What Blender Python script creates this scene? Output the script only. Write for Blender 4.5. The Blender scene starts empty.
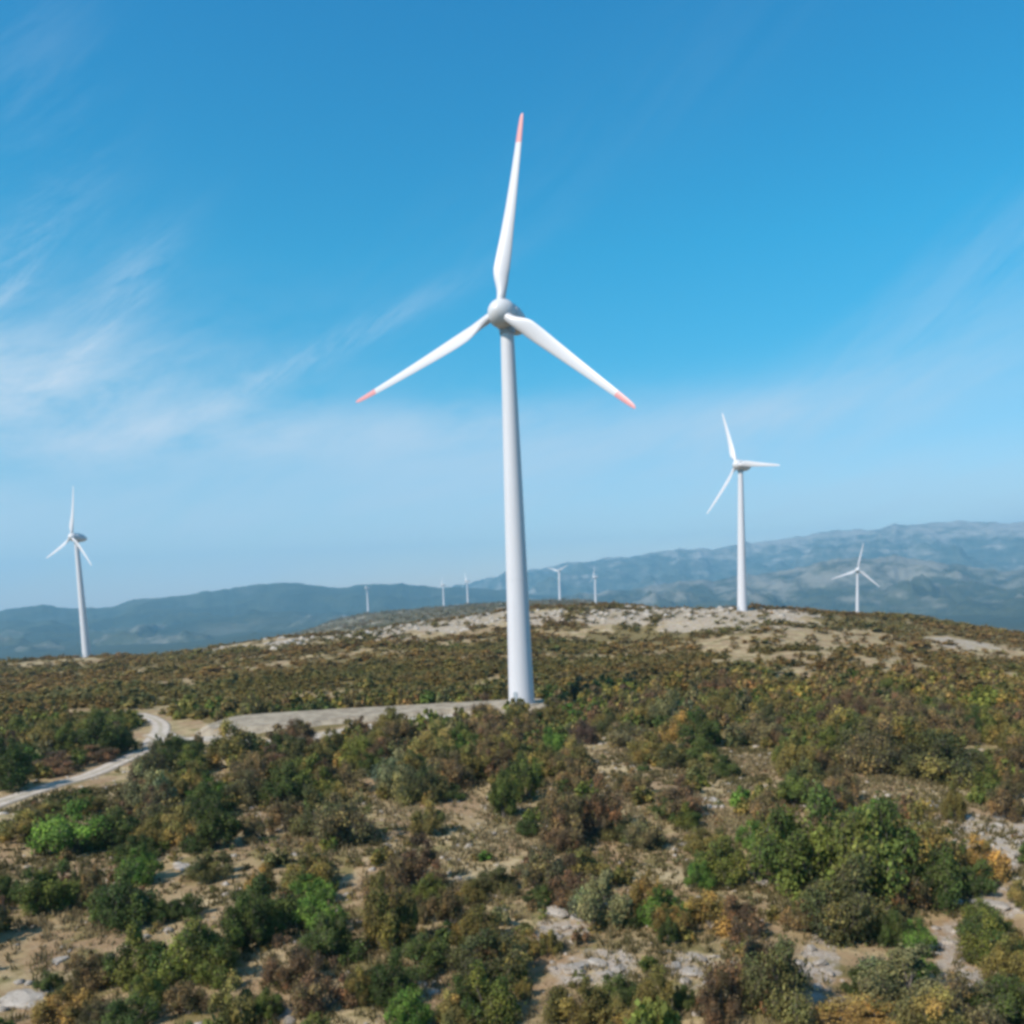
"""Wind turbines over a scrubby limestone plateau, hills and mountains behind.  All lengths in metres."""
import bpy
import random
from mathutils import Vector, Matrix
import math
import numpy as np

# ---------------------------------------------------------------- noise
def _hash(i, j, s):
    n = (i.astype(np.int64) * 374761393 + j.astype(np.int64) * 668265263 + s * 144665) & 0xffffffff
    n = ((n ^ (n >> 13)) * 1274126177) & 0xffffffff
    return ((n ^ (n >> 16)) & 0xffff) / 65535.0

def vnoise(x, y, s=0):
    """smooth value noise, 0..1, over world metres divided by the wavelength"""
    i = np.floor(x); j = np.floor(y)
    fx = x - i; fy = y - j
    fx = fx * fx * fx * (fx * (fx * 6 - 15) + 10); fy = fy * fy * fy * (fy * (fy * 6 - 15) + 10)
    a = _hash(i, j, s); b = _hash(i + 1, j, s); c = _hash(i, j + 1, s); d = _hash(i + 1, j + 1, s)
    return (a * (1 - fx) + b * fx) * (1 - fy) + (c * (1 - fx) + d * fx) * fy

def fbm(x, y, oct=4, s=0, gain=0.5):
    t = 0; a = 1.0; n = 0
    for k in range(oct):
        t = t + a * vnoise(x * 2 ** k + 17.3 * k, y * 2 ** k - 9.1 * k, s + k); n += a; a *= gain
    return t / n

def ridged(x, y, oct=5, s=0):
    t = 0; a = 1.0; n = 0
    for k in range(oct):
        t = t + a * (1 - np.abs(2 * vnoise(x * 2 ** k + 5.7 * k, y * 2 ** k + 3.3 * k, s + k) - 1)); n += a; a *= 0.5
    return t / n

def sstep(a, b, x):
    t = np.clip((x - a) / (b - a), 0, 1)
    return t * t * (3 - 2 * t)

# ---------------------------------------------------------------- lie of the land: spot heights (bearing deg, distance m, height m)
class Land:
    def __init__(self, spots):
        p = np.array(spots, float)
        self.s = p[:, 0] / 9.0; self.t = np.log(p[:, 1]) * 2.2
        d = np.sqrt((self.s[:, None] - self.s) ** 2 + (self.t[:, None] - self.t) ** 2 + 0.15)
        self.w = np.linalg.solve(d + 0.0 * np.eye(len(p)), p[:, 2] + 2.0)

    def height(self, x, y, detail=True):
        x = np.asarray(x, float); y = np.asarray(y, float)
        sh = x.shape; x = x.ravel(); y = y.ravel()
        out = np.empty_like(x)
        for a in range(0, len(x), 20000):
            xx = x[a:a + 20000]; yy = y[a:a + 20000]
            r = np.hypot(xx, yy); rc = np.clip(r, 14, 9000)
            az = np.degrees(np.arctan2(xx, yy)); azc = np.clip(az, -48, 48)
            d = np.sqrt((azc[:, None] / 9.0 - self.s) ** 2 + (np.log(rc)[:, None] * 2.2 - self.t) ** 2 + 0.15)
            z = d @ self.w - 2.0
            back = sstep(45, 75, np.abs(az))
            z = z * (1 - back) + (-2 - 60 * sstep(500, 3000, r)) * back
            out[a:a + 20000] = z
        if detail:
            r = np.hypot(x, y)
            out += (fbm(x / 14, y / 14, 3, 3) - .5) * 1.1 * sstep(12, 60, r) * self.calm(x, y)
            out += (fbm(x / 60, y / 60, 3, 9) - .5) * 3.5 * sstep(210, 420, r) * self.calm(x, y)
            out += (fbm(x / 420, y / 420, 4, 21) - .5) * (8 + 40 * sstep(2800, 4500, r)) * sstep(750, 1900, r)
            out += (fbm(x / 110, y / 110, 4, 25) - .5) * 9 * sstep(750, 1300, r)
        return out.reshape(sh)

    roads = []
    def calm(self, x, y):
        m = np.ones_like(x)
        for pts, w in self.roads:
            p = np.array(pts)
            near = np.full_like(x, 1e9)
            for a, b in zip(p[:-1], p[1:]):
                ab = b - a; L = ab @ ab
                t = np.clip(((x - a[0]) * ab[0] + (y - a[1]) * ab[1]) / L, 0, 1)
                near = np.minimum(near, np.hypot(x - a[0] - t * ab[0], y - a[1] - t * ab[1]))
            m = np.minimum(m, sstep(w * .6, w * .6 + 7, near))
        return m

# ---------------------------------------------------------------- places projected from image pixels at assumed distances, world metres
SPOTS = [(-41.88,15,-2),(-41.88,35,-2),(-41.88,70,-2),(-41.88,120,-2),(-41.88,187,-2),(-29.49,15,-2),(-29.49,35,-2),(-29.49,70,-2),(-29.49,120,-2),(-29.49,187,-2),(-15.76,15,-2),(-15.76,35,-2),(-15.76,70,-2),(-15.76,120,-2),(-15.76,187,-2),(0.11,15,-2),(0.11,35,-2),(0.11,70,-2),(0.11,120,-2),(0.11,187,-2),(16,15,-2),(16,35,-2),(16,70,-2),(16,120,-2),(16,187,-2),(29.78,15,-2),(29.78,35,-2),(29.78,70,-2.56),(29.78,120,-2.96),(29.78,187,-3.5),(42.23,15,-2),(42.23,35,-2),(42.23,70,-3.12),(42.23,120,-3.93),(42.23,187,-5),(-41.88,300,-5),(-41.88,450,-9),(-29.49,300,-4),(-29.49,450,-7),(-24.46,300,-4),(-24.46,450,-6.5),(-18.99,300,-3.5),(-18.99,450,-4.5),(-13.14,300,-2),(-13.14,450,-1),(-6.98,300,-1.5),(-6.98,450,1),(0.11,300,-1.5),(0.11,450,1.5),(8.21,300,-1.5),(8.21,450,1.5),(14.51,300,-1),(14.51,450,3.5),(21.27,300,-1.22),(21.26,430,-1.46),(25.57,300,-3.27),(25.56,430,-5.55),(29.8,300,-6.21),(29.78,430,-10.08),(39.61,300,-12.72),(39.57,430,-21.04),(-42.09,600,-10.22),(-34.16,600,-6.21),(-29.56,610,-6.39),(-25.29,655,-9.3),(-22.36,620,-7.81),(-19,620,-6.14),(-13.09,640,-1.03),(-10.03,650,-0.24),(-6.9,650,3.14),(-3.74,650,5.19),(-0.56,640,9.64),(2.62,640,10.35),(5.77,600,12.1),(8.89,560,9.77),(11.95,520,7.95),(14.54,512,7.36),(17.88,540,6.94),(20.99,570,2.76),(23.44,580,-0.07),(26.58,570,-5.03),(29.76,570,-11.7),(35.5,570,-23.63),(41.44,570,-34.94),(-41.88,900,-60),(-41.88,1500,-110),(-41.88,3000,-150),(-41.88,6000,-160),(-29.49,900,-50),(-29.49,1500,-110),(-29.49,3000,-150),(-29.49,6000,-160),(-21.78,900,-40),(-21.78,1500,-100),(-21.78,3000,-150),(-21.78,6000,-160),(-16.11,900,-25),(-16.11,1500,-70),(-16.11,3000,-120),(-16.11,6000,-150),(35.49,900,-60),(35.49,1500,-120),(35.49,3000,-170),(35.49,6000,-180),(41.37,900,-60),(41.37,1500,-120),(41.37,3000,-170),(41.37,6000,-180),(29.78,900,-60),(29.78,1500,-120),(29.78,3000,-170),(29.78,6000,-180),(23.45,900,-45),(23.45,1500,-100),(23.45,3000,-160),(23.45,6000,-170),(17.87,900,-30),(17.87,1500,-80),(17.87,3000,-140),(17.87,6000,-170),(11.91,900,-30),(11.91,1500,-70),(11.91,3000,-120),(11.91,6000,-170),(8.83,900,-20),(8.83,1500,-50),(8.83,3000,-80),(8.83,6000,-170),(-9.47,900,-12),(-9.4,1500,-25.16),(-9.35,3000,-23.37),(-9.47,6000,-150),(-6.98,900,-12),(-6.9,1500,-21.52),(-6.85,3000,-19.08),(-6.98,6000,-150),(-4.27,900,-12),(-4.19,1500,-16.32),(-4.15,3000,-15.08),(-4.27,6000,-150),(-1.93,900,-12),(-1.83,1500,-10.59),(-1.81,3000,-13.46),(-1.93,6000,-150),(0.11,900,-12),(0.2,1500,-7.77),(0.22,3000,-11.12),(0.11,6000,-150),(3.1,900,-12),(3.19,1500,-4.24),(3.2,3000,-10.7),(3.1,6000,-150),(5.69,900,-12),(5.77,1500,-3.57),(5.78,3000,-12.71),(5.69,6000,-150)]
ROAD = [(-66.98,102.51),(-66.26,107.15),(-66.15,113.44),(-65.69,118.58),(-64.78,124.78),(-62.95,131.5),(-63.05,140.25),(-63.6,151.31),(-66.4,163.61),(-70.01,176.8),(-74.86,189.4),(-80.99,200.69),(-87.02,209.44),(-92.85,214.93),(-102.17,221.72)]
TRACK = [(-69.33,174.02),(-62.21,163.71),(-56.61,163.45),(-46.34,156.43),(-39.14,155.74),(-31.96,164.18),(-22.12,174.42),(-12.81,181.88),(-4.76,187.31)]
PAD = [(-59.34,173.63),(-58.86,182.01),(-56.12,187.34),(-45.31,190.5),(-24.3,193.2),(-7.07,195.6),(2.81,196.92),(6.08,195.77),(6.9,189),(5.18,181.83),(-2.58,183.53),(-14.97,184.21),(-26.64,179.16),(-36.06,176.05),(-42.91,171.71),(-51.69,168.85),(-56.85,168.97)]
SHRUBS = [(-70.25,122.22,7.05,5.06,'dg'),(-74.61,136.15,4.49,3.28,'bg'),(-77.49,155.36,5.4,4.4,'gg'),(-68.78,149.54,8.41,5.21,'dg'),(-66.77,152.74,4.07,3.87,'dg'),(-70.12,135.45,8.47,2.58,'rd'),(-67.21,143.48,5.99,2.17,'rd'),(-82.36,156.36,7.85,4.85,'ol'),(-83.06,179.31,8.78,3.75,'gg'),(-78.26,136.38,6.99,4.65,'dg'),(-88.62,178.32,6.64,3.78,'ol'),(-89.68,161.8,7.4,4.3,'gg'),(-45.23,89.82,6.7,4.25,'bg'),(-41.65,90.98,4.89,3.17,'dg'),(-51.9,93.75,5.48,2.71,'ol'),(-43.99,111.13,4.52,3.03,'ol'),(-54.5,144.96,6.88,2.94,'dg'),(-42.76,134.33,6.89,5.65,'yl'),(-60.68,152.1,1.46,2.42,'dg'),(-54.6,154.83,1.64,2.25,'br'),(-35.88,101.55,4.19,3.41,'dg'),(-30.22,87.66,5.15,3.91,'dg'),(-46.11,108.31,4.71,2.24,'br'),(-33.06,108.99,5.06,3.37,'gy'),(-51,105.1,4.41,1.85,'ol'),(-36.74,93.07,4,2.75,'ol'),(-54.65,102.92,3.88,1.6,'ol'),(-37.53,126.52,3.81,3.06,'ol'),(-35.46,129.57,4.48,3.4,'rd'),(-35.68,148.29,5.93,4.02,'rd'),(-27.94,162.21,3.66,2.43,'rd'),(-28.24,107.97,5.58,4.12,'dg'),(-28.03,122.26,6.97,3.97,'ol'),(-17.15,87.13,5.92,4.5,'gy'),(-20.47,90.19,4.73,4.3,'gd'),(-19.17,121.09,3.81,2.85,'gg'),(-15.54,114,4.35,3.16,'dg'),(-11.18,104.68,5.61,3.33,'gd'),(-11.85,128.44,5.73,4.9,'yl'),(-8.34,142.17,4.75,3.31,'gg'),(-5.94,115.49,5.14,4.15,'ol'),(-4.08,152.86,6.8,4.52,'br'),(-18.38,150.24,5.05,3.2,'br'),(-8.13,105.23,3.52,1.78,'dg'),(-1.31,96.8,3.44,4.29,'gg'),(-8.9,89.27,3.49,2.84,'yl'),(-11.97,155.19,5.19,2.63,'gg'),(-29.14,144.66,5.57,3.12,'ol'),(-21.32,141.18,5.39,3.32,'ol'),(-21.85,113.26,5.13,3.17,'gy'),(-2.09,122.89,4.1,3.89,'ol'),(10.95,141.27,4.09,3.29,'pu'),(5.64,133.53,3.56,3.39,'bg'),(2.62,145.68,5.83,4,'br'),(4.01,84.09,4.49,4.98,'br'),(7.63,86.9,4.85,4.79,'rd'),(17.59,137.37,6.92,3.22,'gy'),(18.85,123.69,5.56,3.43,'ol'),(27.91,133.51,6.06,4.9,'dg'),(37.5,135.53,6.87,4.16,'gy'),(16.92,92.61,4.71,3.58,'rd'),(15.65,91.39,2.68,1.96,'dg'),(11.85,82.07,3.69,2.8,'gy'),(1.14,103.67,4.15,4.82,'gg'),(1.2,87.01,2.42,1.84,'dg'),(3.76,86.71,1.35,1.47,'yl'),(24.72,115.4,4.2,1.99,'yl'),(21.45,80.53,2.96,2.46,'bg'),(16.94,79.67,3.98,2.06,'ol'),(13.58,103.59,3.95,2.65,'br'),(7.22,108.01,4.09,2.97,'br'),(3.3,118.27,4.47,3.5,'ol'),(26.78,113.1,3.36,2.21,'dg'),(45.49,113.51,8.15,5.42,'gy'),(52.26,108.85,8.85,4.84,'gd'),(51.25,117.3,8.53,5.67,'ol'),(71.46,134.74,3.73,4.51,'gg'),(71.33,138.34,4.32,3.94,'dg'),(46.74,127.4,7.54,5.44,'ol'),(35.17,110.16,4.11,5.37,'ol'),(32.83,100.02,4.21,3.78,'gd'),(35.79,117.91,3.01,3.12,'gg'),(39.17,111.96,4.48,3,'br'),(53.49,99.57,3.77,2.86,'gg'),(44.47,89.35,2,3.58,'ol'),(73.64,131.81,5.7,3.82,'ol'),(58.09,141.03,7.46,3.86,'ol'),(49.03,142.39,6.69,3.82,'gg'),(64.03,136.73,6.71,4.14,'br'),(55.5,98.13,2.25,3.57,'br'),(22.31,69.54,6.82,5.86,'gg'),(25.71,67.56,8.03,7.02,'gg'),(30.94,70.11,6.47,5.66,'ol'),(22.27,60.34,6,4.48,'gd'),(31.36,66.36,4.08,3.72,'dg'),(35.49,68.15,2.9,2.27,'dg'),(25.03,58.02,2.11,2.13,'dg'),(26.02,57.23,2.51,1.99,'bg'),(31.38,76.07,6.4,3.82,'gg'),(37.66,65.63,1.85,1.6,'yl'),(32.1,57.45,2.19,1.53,'ol'),(22.12,50,5.1,2.65,'gl'),(19.91,51.07,1.83,1.27,'dg'),(14.34,48.32,3.92,3.72,'gd'),(12.89,49.66,4.33,3.9,'rd'),(29.23,51.59,2.64,2.88,'ol'),(23.52,46.19,3.8,2.52,'gy'),(18.6,46.03,4.96,1.47,'or'),(27.52,47.72,2.08,1.74,'dg'),(20.83,74.16,2.57,1.95,'bg'),(-42.25,72.08,2.04,1.94,'dg'),(-38.15,70.8,4.47,3.06,'gg'),(-39.21,77.43,1.16,1.28,'dg'),(-33.57,78.14,3.59,2.87,'bg'),(-30.74,67.48,4.45,3.76,'dg'),(-28.01,67.64,2.12,1.55,'dg'),(-26.24,68.35,2.44,1.55,'dg'),(-27.44,78.25,3.69,2.28,'gd'),(-25.25,57.05,3.88,3.29,'gg'),(-23,52.72,2.56,1.82,'yg'),(-19.31,60.67,3.11,3.63,'dg'),(-19.58,55.02,3.11,2.22,'gg'),(-16.69,49.63,2.79,2.21,'yl'),(-19.86,51.09,2.31,1.74,'br'),(-30.55,56.05,1.84,1.21,'dg'),(-28.44,56.25,2.8,2.26,'br'),(-27.63,51.45,3.24,1.73,'or'),(-24.83,50.28,2.24,1.42,'gy'),(-35.15,71.66,2.31,3.71,'br'),(-22.73,49.72,2.67,1.73,'dg'),(-18.7,63.62,4.13,3.78,'dg'),(-14.77,63.79,3.64,2.49,'bg'),(-12.81,58.21,3.58,2.52,'dg'),(-9.21,59.5,3.35,4.45,'ol'),(-7.95,60.46,1.76,2.96,'gg'),(-7.38,64.72,1.45,1.79,'gy'),(-6.76,58.31,1.7,1.49,'or'),(-17.94,74.11,4.07,3.06,'ol'),(-14.72,54.41,2.88,2.62,'rd'),(-11.74,50.62,3.12,2.63,'rd'),(-7.91,51.49,2.78,2.53,'dg'),(-6.41,47.6,2.45,2.23,'bg'),(-9.68,51.33,1.74,1.87,'ol'),(-2.12,54.77,4.63,2.66,'gd'),(-5.25,64.11,2.57,2.44,'br'),(-1.63,71.18,3.48,1.8,'gd'),(-14.91,49.92,1.74,1.43,'gg'),(-3.95,48.24,2.15,1.53,'yl'),(-21.73,73.7,2.22,2.11,'or'),(1.49,67.14,2.39,1.28,'dg'),(4.23,66.68,4.01,3.24,'rd'),(5.85,63.08,4.08,3.08,'gl'),(9.21,64.15,2.45,2.87,'or'),(10.34,59.78,2.43,1.92,'or'),(13.46,61.41,3.91,1.99,'or'),(9.78,58.18,1.18,1.49,'dg'),(7.87,61.89,1.04,0.92,'dg'),(1.85,58.23,1.42,1.48,'ol'),(16.52,71.33,4.07,2.94,'gg'),(14.26,69.94,2.38,1.96,'bg'),(3.06,48.06,3.21,2.24,'ol'),(7.31,48.34,2.28,2.68,'ol'),(8.95,48.96,1.44,1.26,'dg'),(10.52,47.37,2.37,2.25,'rd'),(-3.96,68.42,2.28,1.59,'ol'),(5.19,47.14,2.32,1.7,'yl'),(0.05,52.1,1.04,1.1,'ol')]
PATCHES = [(-13.22,99.95,2.83,9.54,'s'),(-23.58,95.68,3.15,5.14,'s'),(-5.06,94.49,4.47,15.75,'s'),(11.89,109.27,2.53,25.81,'s'),(11.94,131.76,4.4,9.62,'s'),(29.71,114.53,4.84,19.74,'s'),(20.11,94.2,3.08,6.27,'s'),(37.76,106.23,5.04,7.32,'s'),(46.88,105.07,8.09,7.33,'s'),(46.9,98.79,4.89,10.19,'s'),(67.26,126.77,4.58,10.8,'s'),(46.26,84.21,3.44,12.22,'r'),(36.97,67.13,2.35,4,'r'),(28.54,57.1,1.63,6.2,'r'),(-34.61,60.37,4.89,7.47,'s'),(-25.43,74.17,2.81,8.33,'s'),(-23.98,64.95,2.92,5.74,'s'),(-17.98,57.46,1.15,2.37,'s'),(-4.32,76.91,3.25,9.26,'s'),(-5.66,51.79,2,3.98,'s'),(2.76,62.33,2.1,3.41,'r'),(4.96,55.72,3.14,2.77,'r'),(10.46,54.23,1.58,3.16,'r'),(19.02,55.38,1.2,5.76,'r'),(13.61,66.11,3.45,4.9,'s'),(-2.03,50.49,1.55,2.31,'r'),(-49.06,88.38,4.52,8.5,'s'),(-42.97,82.16,4.74,5.78,'s'),(-11.27,54.5,0.92,2.69,'s'),(-13.65,50,0.79,1.05,'r'),(-28.77,74.02,1.52,3.63,'s'),(16.45,71.73,1.88,1.59,'r'),(-19.09,101.11,1.97,5.63,'s'),(-72.65,171.15,2.27,12.32,'s'),(-67.69,183.01,4.34,14.19,'s'),(-43.93,133.21,3.05,17.43,'s'),(-54.95,124.84,2.96,8.16,'s'),(-65.36,120.51,2.98,5.75,'s'),(-81.31,206.08,4.92,7.04,'s'),(-51.58,139.06,2.27,3.77,'r'),(-238.45,533.6,6.49,2.98,'r'),(-230.08,551.93,13.95,3.03,'r'),(-214.04,569.82,21.3,65.73,'r'),(-188.22,550.19,27.14,50.8,'r'),(-169.04,575.16,20.98,74.16,'s'),(-101.28,572.61,20.35,74.52,'r'),(-77.63,563.03,23.21,70.31,'r'),(-56.11,460.46,13.53,27.73,'r'),(-55.52,561.31,19.74,62.19,'r'),(-32.38,539.24,18.91,49.69,'r'),(-18.13,565.19,19.79,53.32,'r'),(-133.91,549.39,16.49,58.5,'r'),(-104.5,496.09,11.83,35.66,'s'),(20.89,523.58,18.34,49.41,'r'),(52.47,520.03,21.34,45.66,'r'),(78.04,499.64,35.4,55.75,'r'),(100.77,476.25,34.08,52.57,'r'),(130.45,468.99,31.24,50.36,'r'),(86.17,344.69,11.19,51.86,'s'),(77.79,289.43,7.69,39.66,'s'),(115.28,357.59,24.11,49.7,'s'),(133.52,343.09,19.33,69.19,'s'),(128.95,301.12,11.46,60.69,'s'),(172.12,343.71,15.7,61.05,'s'),(189.94,339.83,12.26,51.11,'s'),(140.97,390.14,26.62,29.86,'s'),(189.45,387.05,15.08,26.73,'r'),(-254.76,539.31,7.65,68.45,'s'),(196.94,513.43,9.62,31.2,'s'),(-248.82,481.04,6.02,13.08,'s'),(95.84,505.76,48.62,35.33,'r')]
BOULDERS = [(21.44,98.26,2.23,1.23),(-7.62,104.73,1.52,0.93),(-53.98,97.68,1.12,0.74),(2.62,65.09,2.03,1.01),(3.4,55.55,1.61,0.8),(4.86,56.01,1.5,0.62),(5.99,54.62,1.22,0.55),(10.3,53.41,1.45,0.6),(9.64,54.53,0.98,0.49),(35.26,65.66,2.48,0.99),(33.4,66.63,1.16,0.91),(41.59,74.68,2.28,0.66),(19.04,56.96,0.8,0.73),(18.78,54.68,0.84,0.77),(18.91,53.25,0.75,0.63),(21.27,54.08,0.65,0.77),(27.61,53.34,1.47,0.53),(27.77,51.89,1.05,0.52),(-31.58,54.36,3.21,1.12),(-30.75,55.94,1.42,0.78),(-1.58,66.12,1.03,0.66),(-1.8,50.76,1.24,0.73),(-2.72,50.08,0.67,0.45),(-13.53,49.49,1.03,0.51),(-51.75,137.4,3.92,0.82),(-23.04,101.36,2.08,0.81),(-24.61,100.18,1.15,0.57),(47.8,87.04,0.99,0.77),(31.1,95.1,1.56,0.78),(-30.96,81.09,2.12,0.58),(15.66,71.9,1.8,0.57),(19.29,71.01,1.64,0.65),(-32.54,61.11,1.23,0.46),(-24.04,61.98,0.74,0.44),(-5.68,54.1,0.6,0.42),(37.94,76.12,1.13,0.57),(75.56,572.12,6.41,3.21),(82.58,568.19,10.21,3.83),(89.71,565.63,7.64,3.18),(64.51,543.3,4.86,2.43),(126.81,515.32,4.13,2.36),(-245.81,550.12,5.36,2.68)]
RIDGES = {'hills': (9000, [(-53.16,43.48),(-45.11,19.07),(-36.02,50.25),(-29.31,52.25),(-27.32,91.31),(-26.07,74.33),(-24.53,46.23),(-22.64,115.7),(-20.72,131.64),(-18.74,157.19),(-15.84,206.57),(-13.76,242.65),(-12.28,205.53),(-10.78,167.83),(-8.62,184.28),(-6.76,182.99),(-4.27,128.63),(-1.76,93.35),(0.76,47.95),(5.79,-62.43),(11.95,-216.38),(23.44,-439.54),(41.35,-551.83)]),
'mountains': (13500, [(-53.16,54.22),(-29.39,-165.29),(-12.96,-14.61),(-4.91,114.07),(-1.74,232.41),(0.81,356.26),(3.35,449.69),(5.86,512.44),(8.35,544.58),(12.02,575.8),(15,625.49),(17.9,700.09),(20.7,729.53),(23.41,729.45),(25.49,775.84),(28.49,725.04),(29.65,666.79),(33.13,654.91),(37.35,482.84),(44.56,225.08),(52.83,-92.41)]),
'foothills': (7500, [(-53.22,-34.1),(-29.44,-154),(-13.04,-151.1),(-1.8,-41.93),(3.27,-18.92),(8.3,36.73),(11.99,81.51),(15.57,109),(19.59,193.49),(22.34,220.57),(25.51,138.83),(28.53,60.65),(29.7,31.91),(35.36,17.47),(44.64,-99.6),(52.91,-191.35)])}
FAR_TURBINES = [(-279.95,595.47,-8.03,0.87,-35.5,8.1),(128.17,495.7,7.91,0.84,-58,-21),(450.4,1166.03,-42.43,0.93,-10,12),(-475.3,3063.35,-13.71,0.8,-75,40),(-213.27,2992.41,-14.87,0.8,-70,5),(-129.29,2897.12,-6.58,0.8,-65,-10),(139.73,2446.01,2.48,0.67,-25,55),(240.32,2488.42,-16.74,0.88,-80,2)]
land = Land(SPOTS)
Land.roads = [(ROAD, 7.0), (TRACK, 8.0)]
PAD_Z = -0.77
rng = np.random.default_rng(20)
random.seed(5)
scene = bpy.context.scene
C = scene.collection
SUN_EL, SUN_AZ = 43.0, 230.0        # compass bearing clockwise from +Y: behind the camera, to the left

def ground_z(x, y):
    return float(land.height(np.array([x]), np.array([y]))[0])

# ================================================================ materials
class NT:
    def __init__(self, tree):
        self.t = tree; tree.nodes.clear()
    def n(self, kind, **kw):
        nd = self.t.nodes.new(kind)
        for k, v in kw.items():
            if k.startswith('i_'):
                key = k[2:]
                key = int(key) if key.isdigit() else key.replace('_', ' ')
                self.put(nd, key, v)
            else:
                setattr(nd, k, v)
        return nd
    def put(self, nd, key, v):
        if isinstance(v, bpy.types.NodeSocket): self.t.links.new(v, nd.inputs[key])
        else: nd.inputs[key].default_value = v
    def link(self, a, b): self.t.links.new(a, b)
    def math(self, op, a, b=None, c=None, clamp=False):
        nd = self.n('ShaderNodeMath', operation=op, use_clamp=clamp)
        self.put(nd, 0, a)
        if b is not None: self.put(nd, 1, b)
        if c is not None: self.put(nd, 2, c)
        return nd.outputs[0]
    def noise(self, vec, scale, detail=4, rough=0.55, dist=0.0):
        nd = self.n('ShaderNodeTexNoise')
        if vec is not None: self.link(vec, nd.inputs['Vector'])
        nd.inputs['Scale'].default_value = scale; nd.inputs['Detail'].default_value = detail
        nd.inputs['Roughness'].default_value = rough; nd.inputs['Distortion'].default_value = dist
        return nd.outputs[0]
    def step(self, v, a, b):
        nd = self.n('ShaderNodeMapRange', interpolation_type='SMOOTHSTEP')
        self.put(nd, 0, v); nd.inputs[1].default_value = a; nd.inputs[2].default_value = b
        return nd.outputs[0]
    def mix(self, f, a, b, blend='MIX'):
        nd = self.n('ShaderNodeMix', data_type='RGBA', blend_type=blend)
        self.put(nd, 0, f)
        self.put(nd, 6, a if isinstance(a, bpy.types.NodeSocket) else (*a, 1))
        self.put(nd, 7, b if isinstance(b, bpy.types.NodeSocket) else (*b, 1))
        return nd.outputs[2]
    def attr(self, name):
        return self.n('ShaderNodeAttribute', attribute_name=name)

def new_mat(name):
    m = bpy.data.materials.new(name); m.use_nodes = True
    return m, NT(m.node_tree)

def finish(t, col, rough=0.85, bump=None, bump_dist=0.1, spec=0.3, strength=1.0):
    p = t.n('ShaderNodeBsdfPrincipled')
    t.put(p, 'Base Color', col if isinstance(col, bpy.types.NodeSocket) else (*col, 1))
    t.put(p, 'Roughness', rough); p.inputs['Specular IOR Level'].default_value = spec
    if bump is not None:
        b = t.n('ShaderNodeBump'); b.inputs['Distance'].default_value = bump_dist
        b.inputs['Strength'].default_value = strength
        t.link(bump, b.inputs['Height']); t.link(b.outputs[0], p.inputs['Normal'])
    o = t.n('ShaderNodeOutputMaterial'); t.link(p.outputs[0], o.inputs[0])
    return p

def ground_material():
    m, t = new_mat('plateau_ground')
    co = t.n('ShaderNodeTexCoord').outputs['Object']
    big = t.noise(co, 0.035, 5); mid = t.noise(co, 0.22, 6, 0.62); fine = t.noise(co, 1.7, 5, 0.7); vf = t.noise(co, 7.0, 3, 0.7)
    grass = t.mix(t.step(mid, .35, .65), (.34, .245, .13), (.48, .37, .22))
    soil = t.mix(t.step(fine, .3, .7), (.26, .165, .09), (.39, .265, .16))
    c = t.mix(t.step(t.noise(co, 0.13, 6, 0.65), .42, .60), grass, soil)
    greenish = t.mix(t.step(fine, .35, .65), (.12, .115, .032), (.20, .165, .06))
    c = t.mix(t.math('MULTIPLY', t.step(t.noise(co, 0.31, 5, 0.6), .50, .62), .7), c, greenish)
    stone = t.mix(t.step(vf, .3, .7), (.30, .245, .20), (.50, .425, .365))
    # limestone breaking through
    rk = t.math('ADD', t.math('MULTIPLY', t.attr('rock').outputs['Fac'], .20), t.noise(co, 0.55, 7, 0.75))
    c = t.mix(t.step(rk, .61, .76), c, stone)
    # leaf litter and low scrub under the bushes
    lit = t.mix(t.step(fine, .3, .7), (.125, .095, .034), (.215, .160, .062))
    lf = t.math('ADD', t.math('MULTIPLY', t.attr('scrub').outputs['Fac'], .5), t.math('MULTIPLY', t.noise(co, 0.09, 5, 0.6), .55))
    c = t.mix(t.math('MULTIPLY', t.step(lf, .50, .66), .88), c, lit)
    # far off plateau: bushes too small to see singly, over pale patches
    farc = t.mix(t.step(t.noise(co, .03, 6, .7), .38, .58), (.085, .074, .034), (.145, .105, .048))
    pale = t.mix(t.step(t.noise(co, .012, 7, .72), .55, .64), farc, (.40, .335, .26))
    c = t.mix(t.attr('far').outputs['Fac'], c, pale)
    c = t.mix(t.attr('plain').outputs['Fac'], c, (.035, .045, .030))
    h = t.math('ADD', t.math('MULTIPLY', mid, .6), t.math('MULTIPLY', t.noise(co, 2.6, 6, .75), .35))
    finish(t, c, .95, h, .35, .15)
    return m

def gravel_material(name, a, b, track=False):
    m, t = new_mat(name)
    co = t.n('ShaderNodeTexCoord').outputs['Object']
    c = t.mix(t.step(t.noise(co, .45, 6, .65), .35, .65), a, b)
    c = t.mix(t.math('MULTIPLY', t.step(t.noise(co, 3.5, 4, .7), .45, .7), .5), c, (.34, .29, .235))
    if track:   # dusty crown and verge between the two wheel runs
        e = t.attr('verge').outputs['Fac']
        mid_ = t.math('MULTIPLY', t.step(t.math('ADD', e, t.math('MULTIPLY', t.noise(co, 1.3, 4, .6), .35)), .52, .28), .55)
        c = t.mix(mid_, c, (.30, .25, .16))
        c = t.mix(t.math('MULTIPLY', t.step(t.math('ADD', e, t.math('MULTIPLY', t.noise(co, .8, 4, .6), .5)), .95, 1.25), .8), c, (.27, .21, .135))
    finish(t, c, .95, t.noise(co, 5, 5, .7), .08, .15)
    return m

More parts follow.
